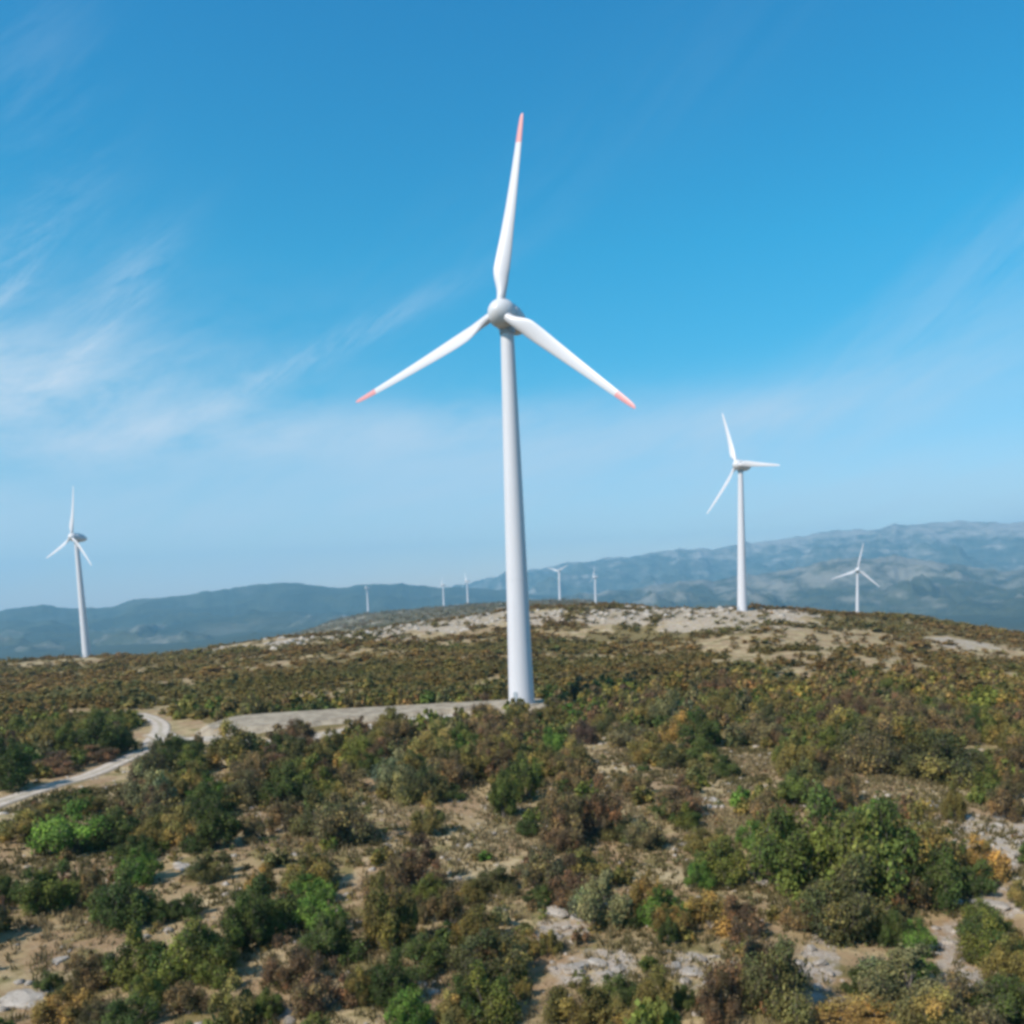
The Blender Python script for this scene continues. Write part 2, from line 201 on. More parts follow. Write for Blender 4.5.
def leaf_material():
    m, t = new_mat('leaves')
    a = t.attr('leaf_colour').outputs['Color']
    r = t.n('ShaderNodeObjectInfo').outputs['Random']
    br = t.n('ShaderNodeMapRange'); t.put(br, 0, r); br.inputs[3].default_value = .8; br.inputs[4].default_value = 1.22
    h = t.n('ShaderNodeHueSaturation'); t.put(h, 'Color', a); t.put(h, 'Value', br.outputs[0]); h.inputs['Saturation'].default_value = .93
    p = t.n('ShaderNodeBsdfPrincipled'); t.put(p, 'Base Color', h.outputs[0]); t.put(p, 'Roughness', .6)
    p.inputs['Specular IOR Level'].default_value = .1
    tr = t.n('ShaderNodeBsdfTranslucent'); t.put(tr, 'Color', h.outputs[0])
    mx = t.n('ShaderNodeMixShader'); mx.inputs[0].default_value = .28
    t.link(p.outputs[0], mx.inputs[1]); t.link(tr.outputs[0], mx.inputs[2])
    o = t.n('ShaderNodeOutputMaterial'); t.link(mx.outputs[0], o.inputs[0])
    return m

def bark_material():
    m, t = new_mat('bark')
    co = t.n('ShaderNodeTexCoord').outputs['Object']
    finish(t, t.mix(t.noise(co, 6, 5, .7), (.07, .055, .042), (.19, .165, .14)), .9, t.noise(co, 14, 4), .03)
    return m

def stone_material():
    m, t = new_mat('limestone')
    co = t.n('ShaderNodeTexCoord').outputs['Object']
    n1 = t.noise(co, 1.1, 7, .7)
    c = t.mix(t.step(n1, .3, .7), (.34, .285, .24), (.56, .49, .43))
    c = t.mix(t.math('MULTIPLY', t.step(t.noise(co, 3.1, 5, .7), .56, .7), .7), c, (.19, .175, .15))
    finish(t, c, .9, t.noise(co, 2.2, 8, .75), .25, .2)
    return m

def paint_material(name, col, dirt=.20):
    m, t = new_mat(name)
    co = t.n('ShaderNodeTexCoord').outputs['Object']
    mp = t.n('ShaderNodeMapping'); t.link(co, mp.inputs[0]); mp.inputs['Scale'].default_value = (1.6, 1.6, .06)
    s = t.noise(mp.outputs[0], 1.0, 5, .65)
    c = t.mix(t.math('MULTIPLY', t.step(s, .45, .75), dirt), col, tuple(v * .58 for v in col))
    finish(t, c, .38, None, spec=.45)
    return m

def mountain_material(name, forest_a, forest_b, stone, bare_height, scale, amount):
    m, t = new_mat(name)
    co = t.n('ShaderNodeTexCoord').outputs['Object']
    mp = t.n('ShaderNodeMapping'); t.link(co, mp.inputs[0]); mp.inputs['Scale'].default_value = (1, .55, 2.4)
    v = mp.outputs[0]
    c = t.mix(t.step(t.noise(v, scale * 2.3, 6, .65), .38, .62), forest_a, forest_b)
    z = t.n('ShaderNodeSeparateXYZ'); t.link(co, z.inputs[0])
    up = t.step(z.outputs[2], bare_height - 260, bare_height + 160)
    f = t.math('ADD', t.noise(v, scale, 9, .68), t.math('MULTIPLY', up, .17))
    c = t.mix(t.math('MULTIPLY', t.step(f, .50, .72), amount), c, stone)
    finish(t, c, .95, None, spec=.1)
    return m

M = dict(ground=ground_material(), leaf=leaf_material(), bark=bark_material(), stone=stone_material(),
         road=gravel_material('road_gravel', (.45, .375, .315), (.60, .51, .44), True),
         pad=gravel_material('pad_gravel', (.24, .19, .14), (.42, .345, .26)),
         white=paint_material('white_paint', (.63, .605, .635)), red=paint_material('red_paint', (.68, .28, .28), .05),
         hub=paint_material('hub_paint', (.64, .62, .64)), grey=paint_material('grey_paint', (.33, .36, .40)),
         hills=mountain_material('hill_cover', (.022, .036, .030), (.045, .055, .036), (.17, .16, .13), 400, .0011, .55),
         foothills=mountain_material('foothill_cover', (.030, .045, .040), (.06, .07, .05), (.34, .30, .265), 60, .0036, .55),
         mountains=mountain_material('mountain_cover', (.035, .052, .042), (.085, .095, .075), (.43, .375, .345), 540, .0030, .62))

# ================================================================ mesh helpers
def np_mesh(name, V, F, nside, mats, smooth=False, attrs=None, col=None, fmat=None):
    me = bpy.data.meshes.new(name)
    V = np.ascontiguousarray(V, np.float32); F = np.ascontiguousarray(F, np.int32)
    me.vertices.add(len(V)); me.vertices.foreach_set('co', V.ravel())
    me.loops.add(F.size); me.loops.foreach_set('vertex_index', F.ravel())
    me.polygons.add(len(F)); me.polygons.foreach_set('loop_start', np.arange(0, F.size, nside, dtype=np.int32))
    if smooth: me.polygons.foreach_set('use_smooth', np.ones(len(F), bool))
    for m in mats: me.materials.append(m)
    if fmat is not None: me.polygons.foreach_set('material_index', fmat.astype(np.int32))
    for k, v in (attrs or {}).items():
        a = me.attributes.new(k, 'FLOAT', 'POINT'); a.data.foreach_set('value', v.astype(np.float32))
    if col is not None:
        a = me.attributes.new('leaf_colour', 'FLOAT_COLOR', 'POINT')
        a.data.foreach_set('color', np.hstack([col, np.ones((len(col), 1))]).astype(np.float32).ravel())
    me.update(calc_edges=True); me.validate()
    return me

def put(name, me, parent=None, loc=(0, 0, 0)):
    o = bpy.data.objects.new(name, me); C.objects.link(o); o.parent = parent; o.location = loc
    return o

def tag(o, label=None, cat=None, group=None, kind=None):
    if label: o['label'] = label
    if cat: o['category'] = cat
    if group: o['group'] = group
    if kind: o['kind'] = kind
    return o

class Loft:
    """collects swept rings into one quad mesh"""
    def __init__(self): self.v = []; self.f = []
    def rings(self, rings, cap0=True, cap1=True):
        b = len(self.v); n = len(rings[0])
        for r in rings: self.v += [tuple(p) for p in r]
        for k in range(len(rings) - 1):
            for i in range(n):
                j = (i + 1) % n
                self.f.append((b + k * n + i, b + k * n + j, b + (k + 1) * n + j, b + (k + 1) * n + i))
        if cap0: self.f.append(tuple(b + i for i in reversed(range(n))))
        if cap1: self.f.append(tuple(b + (len(rings) - 1) * n + i for i in range(n)))
    def tube(self, pts, rad, n=10):
        rings = []
        for k, p in enumerate(pts):
            a = Vector(pts[max(k - 1, 0)]); c = Vector(pts[min(k + 1, len(pts) - 1)])
            q = (c - a).to_track_quat('Z', 'Y')
            rings.append([Vector(p) + q @ Vector((math.cos(t) * rad[k], math.sin(t) * rad[k], 0)) for t in [2 * math.pi * i / n for i in range(n)]])
        self.rings(rings)
    def mesh(self, name, mat, smooth=True, sharp=40):
        me = bpy.data.meshes.new(name); me.from_pydata(self.v, [], self.f); me.materials.append(mat)
        if smooth:
            me.polygons.foreach_set('use_smooth', [True] * len(me.polygons))
            me.set_sharp_from_angle(angle=math.radians(sharp))
        me.update(); return me

# ================================================================ ground
def clearing(x, y):
    return sstep(.585, .66, fbm(x / 24, y / 24, 4, 120)) * sstep(200, 240, np.hypot(x, y))

def patch_fields(x, y):
    rock = np.zeros_like(x); sand = np.zeros_like(x)
    wob = (fbm(x / 5, y / 5, 3, 40) - .5) * 1.1 + (fbm(x / 15, y / 15, 3, 41) - .5) * 2.6 * sstep(230, 400, np.hypot(x, y))
    for px, py, rt, rr, k in PATCHES:
        d = math.hypot(px, py); ux, uy = px / d, py / d
        near = (np.abs(x - px) < 2.2 * max(rt, rr) + 3) & (np.abs(y - py) < 2.2 * max(rt, rr) + 3)
        if not near.any(): continue
        dx = x[near] - px; dy = y[near] - py
        a = (dx * ux + dy * uy) / rr; b = (dx * uy - dy * ux) / rt
        m = 1 - sstep(.75, 1.25, np.sqrt(a * a + b * b) + wob[near] * .6)
        sand[near] = np.maximum(sand[near], m)
        if k == 'r': rock[near] = np.maximum(rock[near], m)
    return rock, sand

def road_dist(x, y, pts):
    p = np.array(pts); near = np.full_like(x, 1e9)
    for a, b in zip(p[:-1], p[1:]):
        ab = b - a; t = np.clip(((x - a[0]) * ab[0] + (y - a[1]) * ab[1]) / (ab @ ab), 0, 1)
        near = np.minimum(near, np.hypot(x - a[0] - t * ab[0], y - a[1] - t * ab[1]))
    return near

az = np.radians(np.concatenate([np.arange(-50, 50, .18), np.arange(50, 310, 4.0)]))
rad = [6.0]
while rad[-1] < 3000: rad.append(rad[-1] * 1.0125)
while rad[-1] < 16400: rad.append(rad[-1] * 1.05)
rad = np.array(rad)
AZ, RD = np.meshgrid(az, rad)
X = (np.sin(AZ) * RD).ravel(); Y = (np.cos(AZ) * RD).ravel()
Z = land.height(X, Y)
X = np.append(X, 0); Y = np.append(Y, 0); Z = np.append(Z, -2.0)
na, nr = len(az), len(rad)
ii, jj = np.meshgrid(np.arange(nr - 1), np.arange(na), indexing='ij')
j2 = (jj + 1) % na
quads = np.stack([ii * na + jj, ii * na + j2, (ii + 1) * na + j2, (ii + 1) * na + jj], -1).reshape(-1, 4)[:, ::-1]
cen = len(X) - 1
fan = np.array([(k, (k + 1) % na, cen, cen) for k in range(na)])
rock, sand = patch_fields(X, Y)
RR = np.hypot(X, Y)
roadness = np.minimum(road_dist(X, Y, ROAD), road_dist(X, Y, TRACK))
clear = np.maximum(sand, 1 - sstep(3.0, 6.5, roadness))
scrub = (1 - clear) * (.45 + .55 * sstep(110, 200, RR)) * (.75 + .5 * fbm(X / 40, Y / 40, 3, 50)) * (1 - .7 * clearing(X, Y))
far = sstep(640, 900, RR)
gm = np_mesh('ground', np.stack([X, Y, Z], -1), quads, 4, [M['ground']], True, dict(rock=rock, scrub=np.clip(scrub, 0, 1), far=far, plain=sstep(2900, 4200, RR)))
tag(put('ground', gm), kind='structure')

# gravel road and the access track below the turbine pad
def resample(pts, step):
    p = [Vector((a, b)) for a, b in pts]
    out = []
    for k in range(len(p) - 1):
        p0 = p[max(k - 1, 0)]; p1 = p[k]; p2 = p[k + 1]; p3 = p[min(k + 2, len(p) - 1)]
        n = max(2, int((p2 - p1).length / step))
        for i in range(n):
            t = i / n
            out.append(.5 * ((2 * p1) + (p2 - p0) * t + (2 * p0 - 5 * p1 + 4 * p2 - p3) * t * t + (3 * p1 - p0 - 3 * p2 + p3) * t ** 3))
    out.append(p[-1]); return out

def ribbon(name, pts, width, lift, mat):
    c = resample(pts, 1.5); V = []; F = []; E = []
    offs = [-1.25, -1, -.72, -.5, -.28, -.1, .1, .28, .5, .72, 1, 1.25]
    for k, p in enumerate(c):
        t = (c[min(k + 1, len(c) - 1)] - c[max(k - 1, 0)]).normalized(); nrm = Vector((t.y, -t.x))
        wob = 1 + .22 * (float(fbm(np.array([p.x / 6]), np.array([p.y / 6]), 2, 60)[0]) - .5)
        for o in offs:
            q = p + nrm * (o * width * .5 * wob)
            V.append((q.x, q.y, ground_z(q.x, q.y) + (lift if abs(o) <= 1 else -.25))); E.append(abs(o))
    n = len(offs)
    for k in range(len(c) - 1):
        for i in range(n - 1): F.append((k * n + i, k * n + i + 1, (k + 1) * n + i + 1, (k + 1) * n + i))
    me = np_mesh(name, np.array(V), np.array(F)[:, ::-1], 4, [mat], True, dict(verge=np.array(E)))
    return tag(put(name, me), kind='structure')

ribbon('gravel_road', ROAD, 3.5, .14, M['road'])
ribbon('access_track', TRACK, 5.2, .18, M['road'])

# the raised crane pad: flat top with a battered earth bank all round
def build_pad():
    p = resample(PAD + [PAD[0]], 2.0)[:-1]
    area = sum(a.x * b.y - b.x * a.y for a, b in zip(p, p[1:] + p[:1]))
    if area < 0: p = p[::-1]
    n = len(p); rings = []
    for step, (off, z) in enumerate(((0.0, 0.0), (.5, -.12), (1.6, -.8), (3.4, None))):
        ring = []
        for k in range(n):
            t = (p[(k + 1) % n] - p[k - 1]).normalized(); nr_ = Vector((t.y, -t.x))
            w = float(fbm(np.array([p[k].x / 3.]), np.array([p[k].y / 3.]), 2, 70 + step)[0]) - .5
            q = p[k] + nr_ * (off * (1 + .5 * w) + w * .5)
            ring.append((q.x, q.y, (PAD_Z + z + w * .25 * (step > 0)) if z is not None else ground_z(q.x, q.y) - .5))
        rings.append(ring)
    V = [v for r in rings for v in r]; F = []
    for s in range(3):
        for k in range(n): F.append((s * n + k, (s + 1) * n + k, (s + 1) * n + (k + 1) % n, s * n + (k + 1) % n))
    F.append(tuple(range(n)))
    me = bpy.data.meshes.new('gravel_pad'); me.from_pydata(V, [], F); me.materials.append(M['pad']); me.update()
    tag(put('gravel_pad', me), kind='structure')
build_pad()

# ================================================================ hills and mountains
def ridge(name, key, front, back, base, rough, lam, spur, soft):
    d0, prof = RIDGES[key]
    pa = np.array([p[0] for p in prof]); pz = np.array([p[1] for p in prof])
    A = np.arange(-46, 46, .11); D = np.concatenate([np.linspace(-front, 0, 90), np.linspace(0, back, 26)[1:]])
    a, dd = np.meshgrid(A, D)
    R_ = d0 + dd
    x = np.sin(np.radians(a)) * R_; y = np.cos(np.radians(a)) * R_
    crest_shift = (fbm(x / (lam * 2.5), y * 0 + 3, 3, 5) - .5) * front * .35
    t = np.where(dd < 0, np.clip((dd + front) / front, 0, 1), np.clip((back - dd) / back, 0, 1))
    shape = t ** 1.25 * (1 - .15 * np.sin(np.pi * t))
    fine_a = np.arange(-60, 60, .1); line = np.interp(fine_a, pa, pz)
    ker = np.exp(-.5 * (np.arange(-40, 41) * .1 / soft) ** 2); ker /= ker.sum()
    line = np.convolve(np.pad(line, 40, 'edge'), ker, 'valid')
    warp = (fbm(x / (lam * 2.2), y / (lam * 2.2), 4, 14) - .5) * 14 * np.abs(dd) / front
    top = np.interp(a + warp, fine_a, line)
    # smooth the image-traced line a little and add small summits
    top = top + (fbm(a / 1.3, a * 0, 4, 11) - .5) * rough * .35 + (fbm(a / .3, a * 0, 3, 12) - .5) * rough * .10
    z = base + (top - base) * shape
    slope_zone = np.clip(4 * t * (1 - t), 0, 1) ** .7
    z += (ridged(x / lam, y / lam, 6, 7) - .62) * rough * spur * slope_zone
    z -= sstep(36, 46, np.abs(a)) * (z - base) * .9
    V = np.stack([x.ravel(), y.ravel(), z.ravel()], -1)
    na_ = len(A); i, j = np.meshgrid(np.arange(len(D) - 1), np.arange(na_ - 1), indexing='ij')
    F = np.stack([i * na_ + j, i * na_ + j + 1, (i + 1) * na_ + j + 1, (i + 1) * na_ + j], -1).reshape(-1, 4)[:, ::-1]
    me = np_mesh(name, V, F, 4, [M[key]], True)
    tag(put(name, me), kind='structure')
ridge('hills', 'hills', 3800, 1600, -190, 130, 900, 1.7, .35)
ridge('foothills', 'foothills', 3000, 1700, -190, 170, 650, 2.2, 1.6)
ridge('mountains', 'mountains', 4800, 1900, -190, 260, 1100, 3.0, .7)

# ================================================================ wind turbines
def turbine_meshes():
    W = M['white']; out = {}
    H = 78.58
    L = Loft()
    prof = [(0, 2.72), (1.5, 2.68), (6, 2.58), (20, 2.30), (38, 2.02), (55, 1.72), (70, 1.44), (75.2, 1.34)]
    N = 48
    L.rings([[(math.cos(2 * math.pi * i / N) * r, math.sin(2 * math.pi * i / N) * r, z) for i in range(N)] for z, r in prof])
    out['tower'] = L.mesh('tower', W)
    L = Loft()
    for z, r in ((26.0, 2.195),):
        L.rings([[(math.cos(2 * math.pi * i / N) * (r + e), math.sin(2 * math.pi * i / N) * (r + e), z + h) for i in range(N)]
                 for e, h in ((0.0, 0), (.035, .02), (.035, .20), (0.0, .22))], False, False)
    out['flange'] = L.mesh('flange', W)
    # door with a rounded top, and the steps up to it
    L = Loft()
    def arch(yo):
        pts = [(-.45, yo, .9), (.45, yo, .9), (.45, yo, 2.6)] + [(.45 * math.cos(a), yo, 2.6 + .35 * math.sin(a)) for a in (.5, 1.1, 1.57, 2.04, 2.64)] + [(-.45, yo, 2.6)]
        return pts
    L.rings([arch(-2.60), arch(-2.79)]); out['door'] = L.mesh('door', M['grey'], False)
    L = Loft()
    for k in range(5):
        y0 = -2.78 - .28 * (4 - k); z = .18 * (k + 1)
        L.rings([[(-.5, y0, z - .05), (.5, y0, z - .05), (.5, y0 - .28, z - .05), (-.5, y0 - .28, z - .05)],
                 [(-.5, y0, z), (.5, y0, z), (.5, y0 - .28, z), (-.5, y0 - .28, z)]])
    for s in (-.54, .54):
        L.tube([(s, -2.78, .88), (s, -4.3, 0)], [.04, .04], 6); L.tube([(s, -2.85, 1.8), (s, -4.1, 1.0), (s, -4.1, .1)], [.03] * 3, 6)
    out['steps'] = L.mesh('steps', M['grey'], False)
    L = Loft()
    L.rings([[(math.cos(2 * math.pi * i / N) * r, math.sin(2 * math.pi * i / N) * r, z) for i in range(N)]
             for z, r in ((-.6, 3.6), (.12, 3.6), (.2, 3.5), (.2, 2.9))])
    out['foundation'] = L.mesh('foundation', M['pad'])
    L = Loft()
    L.rings([[(math.cos(2 * math.pi * i / N) * r, math.sin(2 * math.pi * i / N) * r, z) for i in range(N)]
             for z, r in ((75.2, 1.42), (75.25, 1.55), (76.4, 1.62), (77.2, 1.75))])
    out['yaw_collar'] = L.mesh('yaw_collar', M['grey'])
    # nacelle: drop-shaped shell behind the hub; local frame, rotor axis along -Y, origin at the tower top
    def rev(prof, n=40, squash=1.0):
        return [[(math.cos(2 * math.pi * i / n) * r, y, math.sin(2 * math.pi * i / n) * r * squash) for i in range(n)] for y, r in prof]
    L = Loft()
    L.rings(rev([(-.9, 2.45), (-.6, 2.78), (.4, 2.86), (1.8, 2.80), (3.4, 2.55), (5.0, 2.08), (6.3, 1.45), (7.1, .8), (7.35, .25)]))
    out['nacelle'] = L.mesh('nacelle', M['hub'])
    L = Loft()   # rear wind vane mast and beacon
    L.tube([(0, 4.6, 1.9), (0, 4.6, 3.5)], [.06, .05], 8); L.tube([(-.5, 4.6, 3.4), (.5, 4.6, 3.4)], [.04, .04], 6)
    L.rings([[(math.cos(a) * r, 4.0 + math.sin(a) * r, z) for a in [2 * math.pi * i / 12 for i in range(12)]] for z, r in ((2.2, .2), (2.8, .2), (2.95, .12))])
    out['wind_vane'] = L.mesh('wind_vane', M['grey'])
    L = Loft()   # spinner
    L.rings(rev([(-1.0, 2.62), (-1.5, 2.78), (-2.3, 2.82), (-3.1, 2.62), (-3.9, 2.18), (-4.6, 1.52), (-5.05, .8), (-5.2, .2)]))
    out['hub'] = L.mesh('hub', M['hub'])
    # blade pointing up (+Z), leading edge to +X, from r = 1.6 to R = 37.46, swept through an aerofoil family
    R_ = 37.46
    st = [(1.6, 1.75, 1.75, 0), (3.0, 1.75, 1.75, 0), (4.2, 2.0, 1.55, 18), (6.0, 2.75, 1.15, 22), (8.2, 3.25, .86, 18), (11, 3.05, .66, 13), (15, 2.62, .50, 8.5),
          (20, 2.15, .37, 5), (25, 1.75, .27, 2.5), (30, 1.38, .19, 1), (32.2, 1.22, .16, .5)]
    tip = [(32.2, 1.22, .16, .5), (35, .98, .12, 0), (36.6, .76, .08, 0), (37.2, .5, .05, 0), (37.46, .16, .025, 0)]
    def foil(z, c, th, tw):
        n = 28; pts = []; k = min(1, max(0, (z - 3.0) / 4.0))     # 0 round root, 1 aerofoil
        pre = -1.1 * max(0, (z - 8) / 29.5) ** 2                   # prebend, away from the tower
        tw = math.radians(tw + 3)
        for i in range(n):
            a = 2 * math.pi * i / n; x = math.cos(a); y = math.sin(a)
            cx = (.5 * c * x) + k * (-.20 * c)
            yy = .5 * th * y * ((1 - k) + k * (.35 + .65 * (x + 1) / 2) ** .8 * 1.15) + k * .03 * c * (1 - x * x)
            px_, py_ = cx, -yy
            pts.append((px_ * math.cos(tw) - py_ * math.sin(tw), px_ * math.sin(tw) + py_ * math.cos(tw) + pre, z))
        return pts
    def fine(s):
        o = []
        for a, b in zip(s[:-1], s[1:]):
            for q in (0, .5): o.append(tuple(u + (v - u) * q for u, v in zip(a, b)))
        return o + [s[-1]]
    L = Loft(); L.rings([foil(*s) for s in fine(st)]); out['blade'] = L.mesh('blade', W, sharp=50)
    L = Loft(); L.rings([foil(*s) for s in fine(tip)]); out['blade_tip'] = L.mesh('blade_tip', M['red'], sharp=50)
    return out
TM = turbine_meshes()
BLADES_OUT = 3.05     # distance of the rotor plane ahead of the tower axis

plain_tip = TM['blade_tip'].copy(); plain_tip.name = 'blade_tip_plain'; plain_tip.materials[0] = M['white']
def turbine(x, y, z, rs, yaw, phase, label, red=False):
    root = bpy.data.objects.new('wind_turbine', None); C.objects.link(root)
    root.location = (x, y, z); root.rotation_euler = (0, 0, math.radians(yaw))
    tag(root, label, 'wind turbine', 'wind turbines of the wind farm')
    tw = put('tower', TM['tower'], root); put('flange', TM['flange'], tw); put('door', TM['door'], tw); put('steps', TM['steps'], root)
    put('foundation', TM['foundation'], root); put('yaw_collar', TM['yaw_collar'], root)
    tilt = math.radians(5)
    def seat(o):
        o.location = (0, 0, 78.58); o.rotation_euler = (-tilt, 0, 0)
    nc = put('nacelle', TM['nacelle'], root); seat(nc); put('wind_vane', TM['wind_vane'], nc)
    hb = put('hub', TM['hub'], root); seat(hb)
    for k in range(3):
        b = put('blade', TM['blade'], root)
        an = math.radians(phase + 120 * k)
        mtx = Matrix.Translation((0, 0, 78.58)) @ Matrix.Rotation(-tilt, 4, 'X') @ Matrix.Translation((0, -BLADES_OUT, 0)) @ Matrix.Rotation(an, 4, 'Y')
        b.matrix_local = mtx @ Matrix.Diagonal((1, 1, rs, 1))
        tp = put('blade_tip', TM['blade_tip'] if red else plain_tip, b)
        if red: tp['label'] = 'red painted blade tip'
    return root
TL = ['tall white wind turbine on the far left edge of the plateau',
      'white wind turbine on the pale stony crest right of the tallest tower, one blade level',
      'small white wind turbine half hidden behind the crest at far right before the mountains',
      'tiny distant turbine alone before the dark hills, leftmost on the far ridge',
      'tiny distant turbine on the far ridge, second from left, in the hollow of the hills',
      'tiny distant turbine on the far ridge just left of the tallest tower',
      'tiny distant turbine just right of the tallest tower, blades spread in a V',
      'tiny distant turbine over the stony crest, second to the right of the tallest tower']
turbine(1.95, 186.99, PAD_Z, .985, -28, 8.8, 'very large white wind turbine with red blade tips on the gravel pad in the middle', True).scale = (1, 1, .993)
for (x, y, z, rs, yaw, ph), lb in zip(FAR_TURBINES, TL):
    t_ = turbine(x, y, z, rs, yaw, ph, lb)
    if y > 2000: t_.scale = (1.35, 1.35, 1)      # far-ridge turbines widened sideways so their thin towers show

# ================================================================ shrubs
PAL = dict(dg=(.055, .082, .020), gd=(.100, .104, .036), gg=(.098, .125, .024), bg=(.095, .180, .024), ol=(.180, .140, .034), yl=(.210, .174, .050), yg=(.165, .175, .030),
           br=(.180, .122, .048), rd=(.160, .092, .044), pu=(.075, .045, .036), gy=(.165, .138, .058), gl=(.190, .190, .085))
PAL['or'] = (.250, .160, .038)
PAL = {k: tuple(v * m_ for v, m_ in zip(c, (1.30, 1.24, 1.15))) for k, c in PAL.items()}
NAMES = dict(dg='dark green', gd='dull grey-green', gg='mid green', bg='bright green', ol='olive', yl='yellowish', yg='yellow-green', br='brown', rd='reddish brown',
             pu='dark purple-brown', gy='grey-brown', gl='pale grey-green')
NAMES['or'] = 'orange autumn'
TWIGGY = {'rd', 'br', 'gy', 'pu'}

def crown(seed, n, size, col, loose=False, twig=.0, lobes_n=16, accent=None, even=0.0):
    """leaf cards through the volume of a lobed crown one metre in radius and about one metre tall"""
    g = np.random.default_rng(seed)
    lobes = []
    for k in range(lobes_n):
        a = g.uniform(0, 2 * np.pi); r = np.sqrt(g.uniform(0, 1)) * .74
        h = g.uniform(.16, .80) * (1 - .5 * r * r)
        s = g.uniform(.10, .27) * (1.1 - .35 * h)
        lobes.append((np.cos(a) * r, np.sin(a) * r, h, s))
    for k in range(3):          # a leader or two above the rest
        a = g.uniform(0, 2 * np.pi); r = g.uniform(.05, .45)
        lobes.append((np.cos(a) * r, np.sin(a) * r, g.uniform(.8, 1.02), g.uniform(.10, .2)))
    lobes = np.array(lobes)
    lt = g.normal(0, 1, (len(lobes), 3)) * np.array([.12, .07, .04]) + g.normal(0, .15, (len(lobes), 1))
    w = lobes[:, 3] ** 2; idx = g.choice(len(lobes), n, p=w / w.sum())
    d = g.normal(size=(n, 3)); d[:, 2] += .25; d /= np.linalg.norm(d, axis=1)[:, None]
    rr = g.uniform(0, 1, n) ** (.5 if not loose else .75)
    rr = np.where(g.uniform(size=n) < .22, rr * g.uniform(1.1, 1.9, n), rr)
    c = lobes[idx, :3] + d * (lobes[idx, 3] * rr)[:, None] * np.array([1.15, 1.15, 1.0])
    c[:, 2] = np.maximum(c[:, 2], .03)
    nrm = d * (.7 - .45 * even) + g.normal(size=(n, 3)) * (.5 - .2 * even) + np.array([0, 0, .35 + .7 * even]); nrm /= np.linalg.norm(nrm, axis=1)[:, None]
    up = g.normal(size=(n, 3)); up[:, 2] += .5
    istw = g.uniform(size=n) < twig
    up[istw] = d[istw] * .5 + np.array([0, 0, 1.2])
    t = np.cross(nrm, up); t /= np.linalg.norm(t, axis=1)[:, None]; b = np.cross(t, nrm)
    sw = size * g.uniform(.6, 1.3, n); sh = sw * g.uniform(.8, 1.5, n)
    sw = np.where(istw, sw * .22, sw); sh = np.where(istw, sh * 2.0, sh)
    T = t * sw[:, None]; B = b * sh[:, None]
    V = np.stack([c - B * .5, c + T * .5 - B * .05, c + B * .5, c - T * .5 + B * .08], 1).reshape(-1, 3)
    F = np.arange(4 * n).reshape(n, 4)
    base = np.array(col)
    v = np.exp((lt[idx, :1] + g.normal(0, .18, (n, 1))) * (1 - .6 * even))
    colr = base * v * np.exp(np.stack([lt[idx, 1], lt[idx, 2] * .5, -lt[idx, 1] * .3], 1))
    if accent is not None:
        la = g.uniform(size=len(lobes)) < .3
        mk = la[idx][:, None] * g.uniform(.3, .9, (n, 1)); colr = colr * (1 - mk) + np.array(accent) * mk * v
    colr = np.where(istw[:, None], np.array([.13, .10, .075]) * v, colr)
    return V, F, np.repeat(np.clip(colr, 0, .8), 4, 0), lobes

ACC = dict(dg=(.09, .12, .025), gd=(.15, .13, .04), gg=(.17, .16, .03), bg=(.08, .12, .02), ol=(.11, .13, .03), yl=(.13, .14, .03), yg=(.11, .14, .02),
           br=(.14, .13, .035), rd=(.14, .12, .04), pu=(.11, .08, .04), gy=(.11, .12, .04), gl=(.13, .14, .05))
ACC['or'] = (.20, .15, .03)

def stem_mesh(seed, lobes):
    g = random.Random(seed); L = Loft()
    base = [(g.uniform(-.10, .10), g.uniform(-.10, .10)) for _ in range(4)]
    for k in range(min(9, len(lobes))):
        x, y, z, s = lobes[k]; bx, by = base[k % 4]
        m = (bx + (x - bx) * .38 + g.uniform(-.05, .05), by + (y - by) * .38 + g.uniform(-.05, .05), z * .5)
        L.tube([(bx, by, -.12), m, (x, y, z + s * .3)], [.040, .026, .008], 6)
    return L.mesh('stem', M['bark'])

VAR = 4
protos = {}
def proto(kind, v):
    key = (kind, v)
    if key not in protos:
        sd = (sorted(PAL).index(kind) * 31 + v * 7 + 3)
        tw = .42 if kind in TWIGGY else .22
        V, F, col, lobes = crown(sd, 13000 if kind not in TWIGGY else 11000, .047, PAL[kind], kind in TWIGGY, tw, 22 + 4 * v, ACC[kind])
        protos[key] = (np_mesh('foliage', V, F, 4, [M['leaf']], False, None, col), stem_mesh(sd, lobes))
    return protos[key]

placed = []     # x, y, width, height, kind
for s in SHRUBS: placed.append(s)
N_MAX = 292
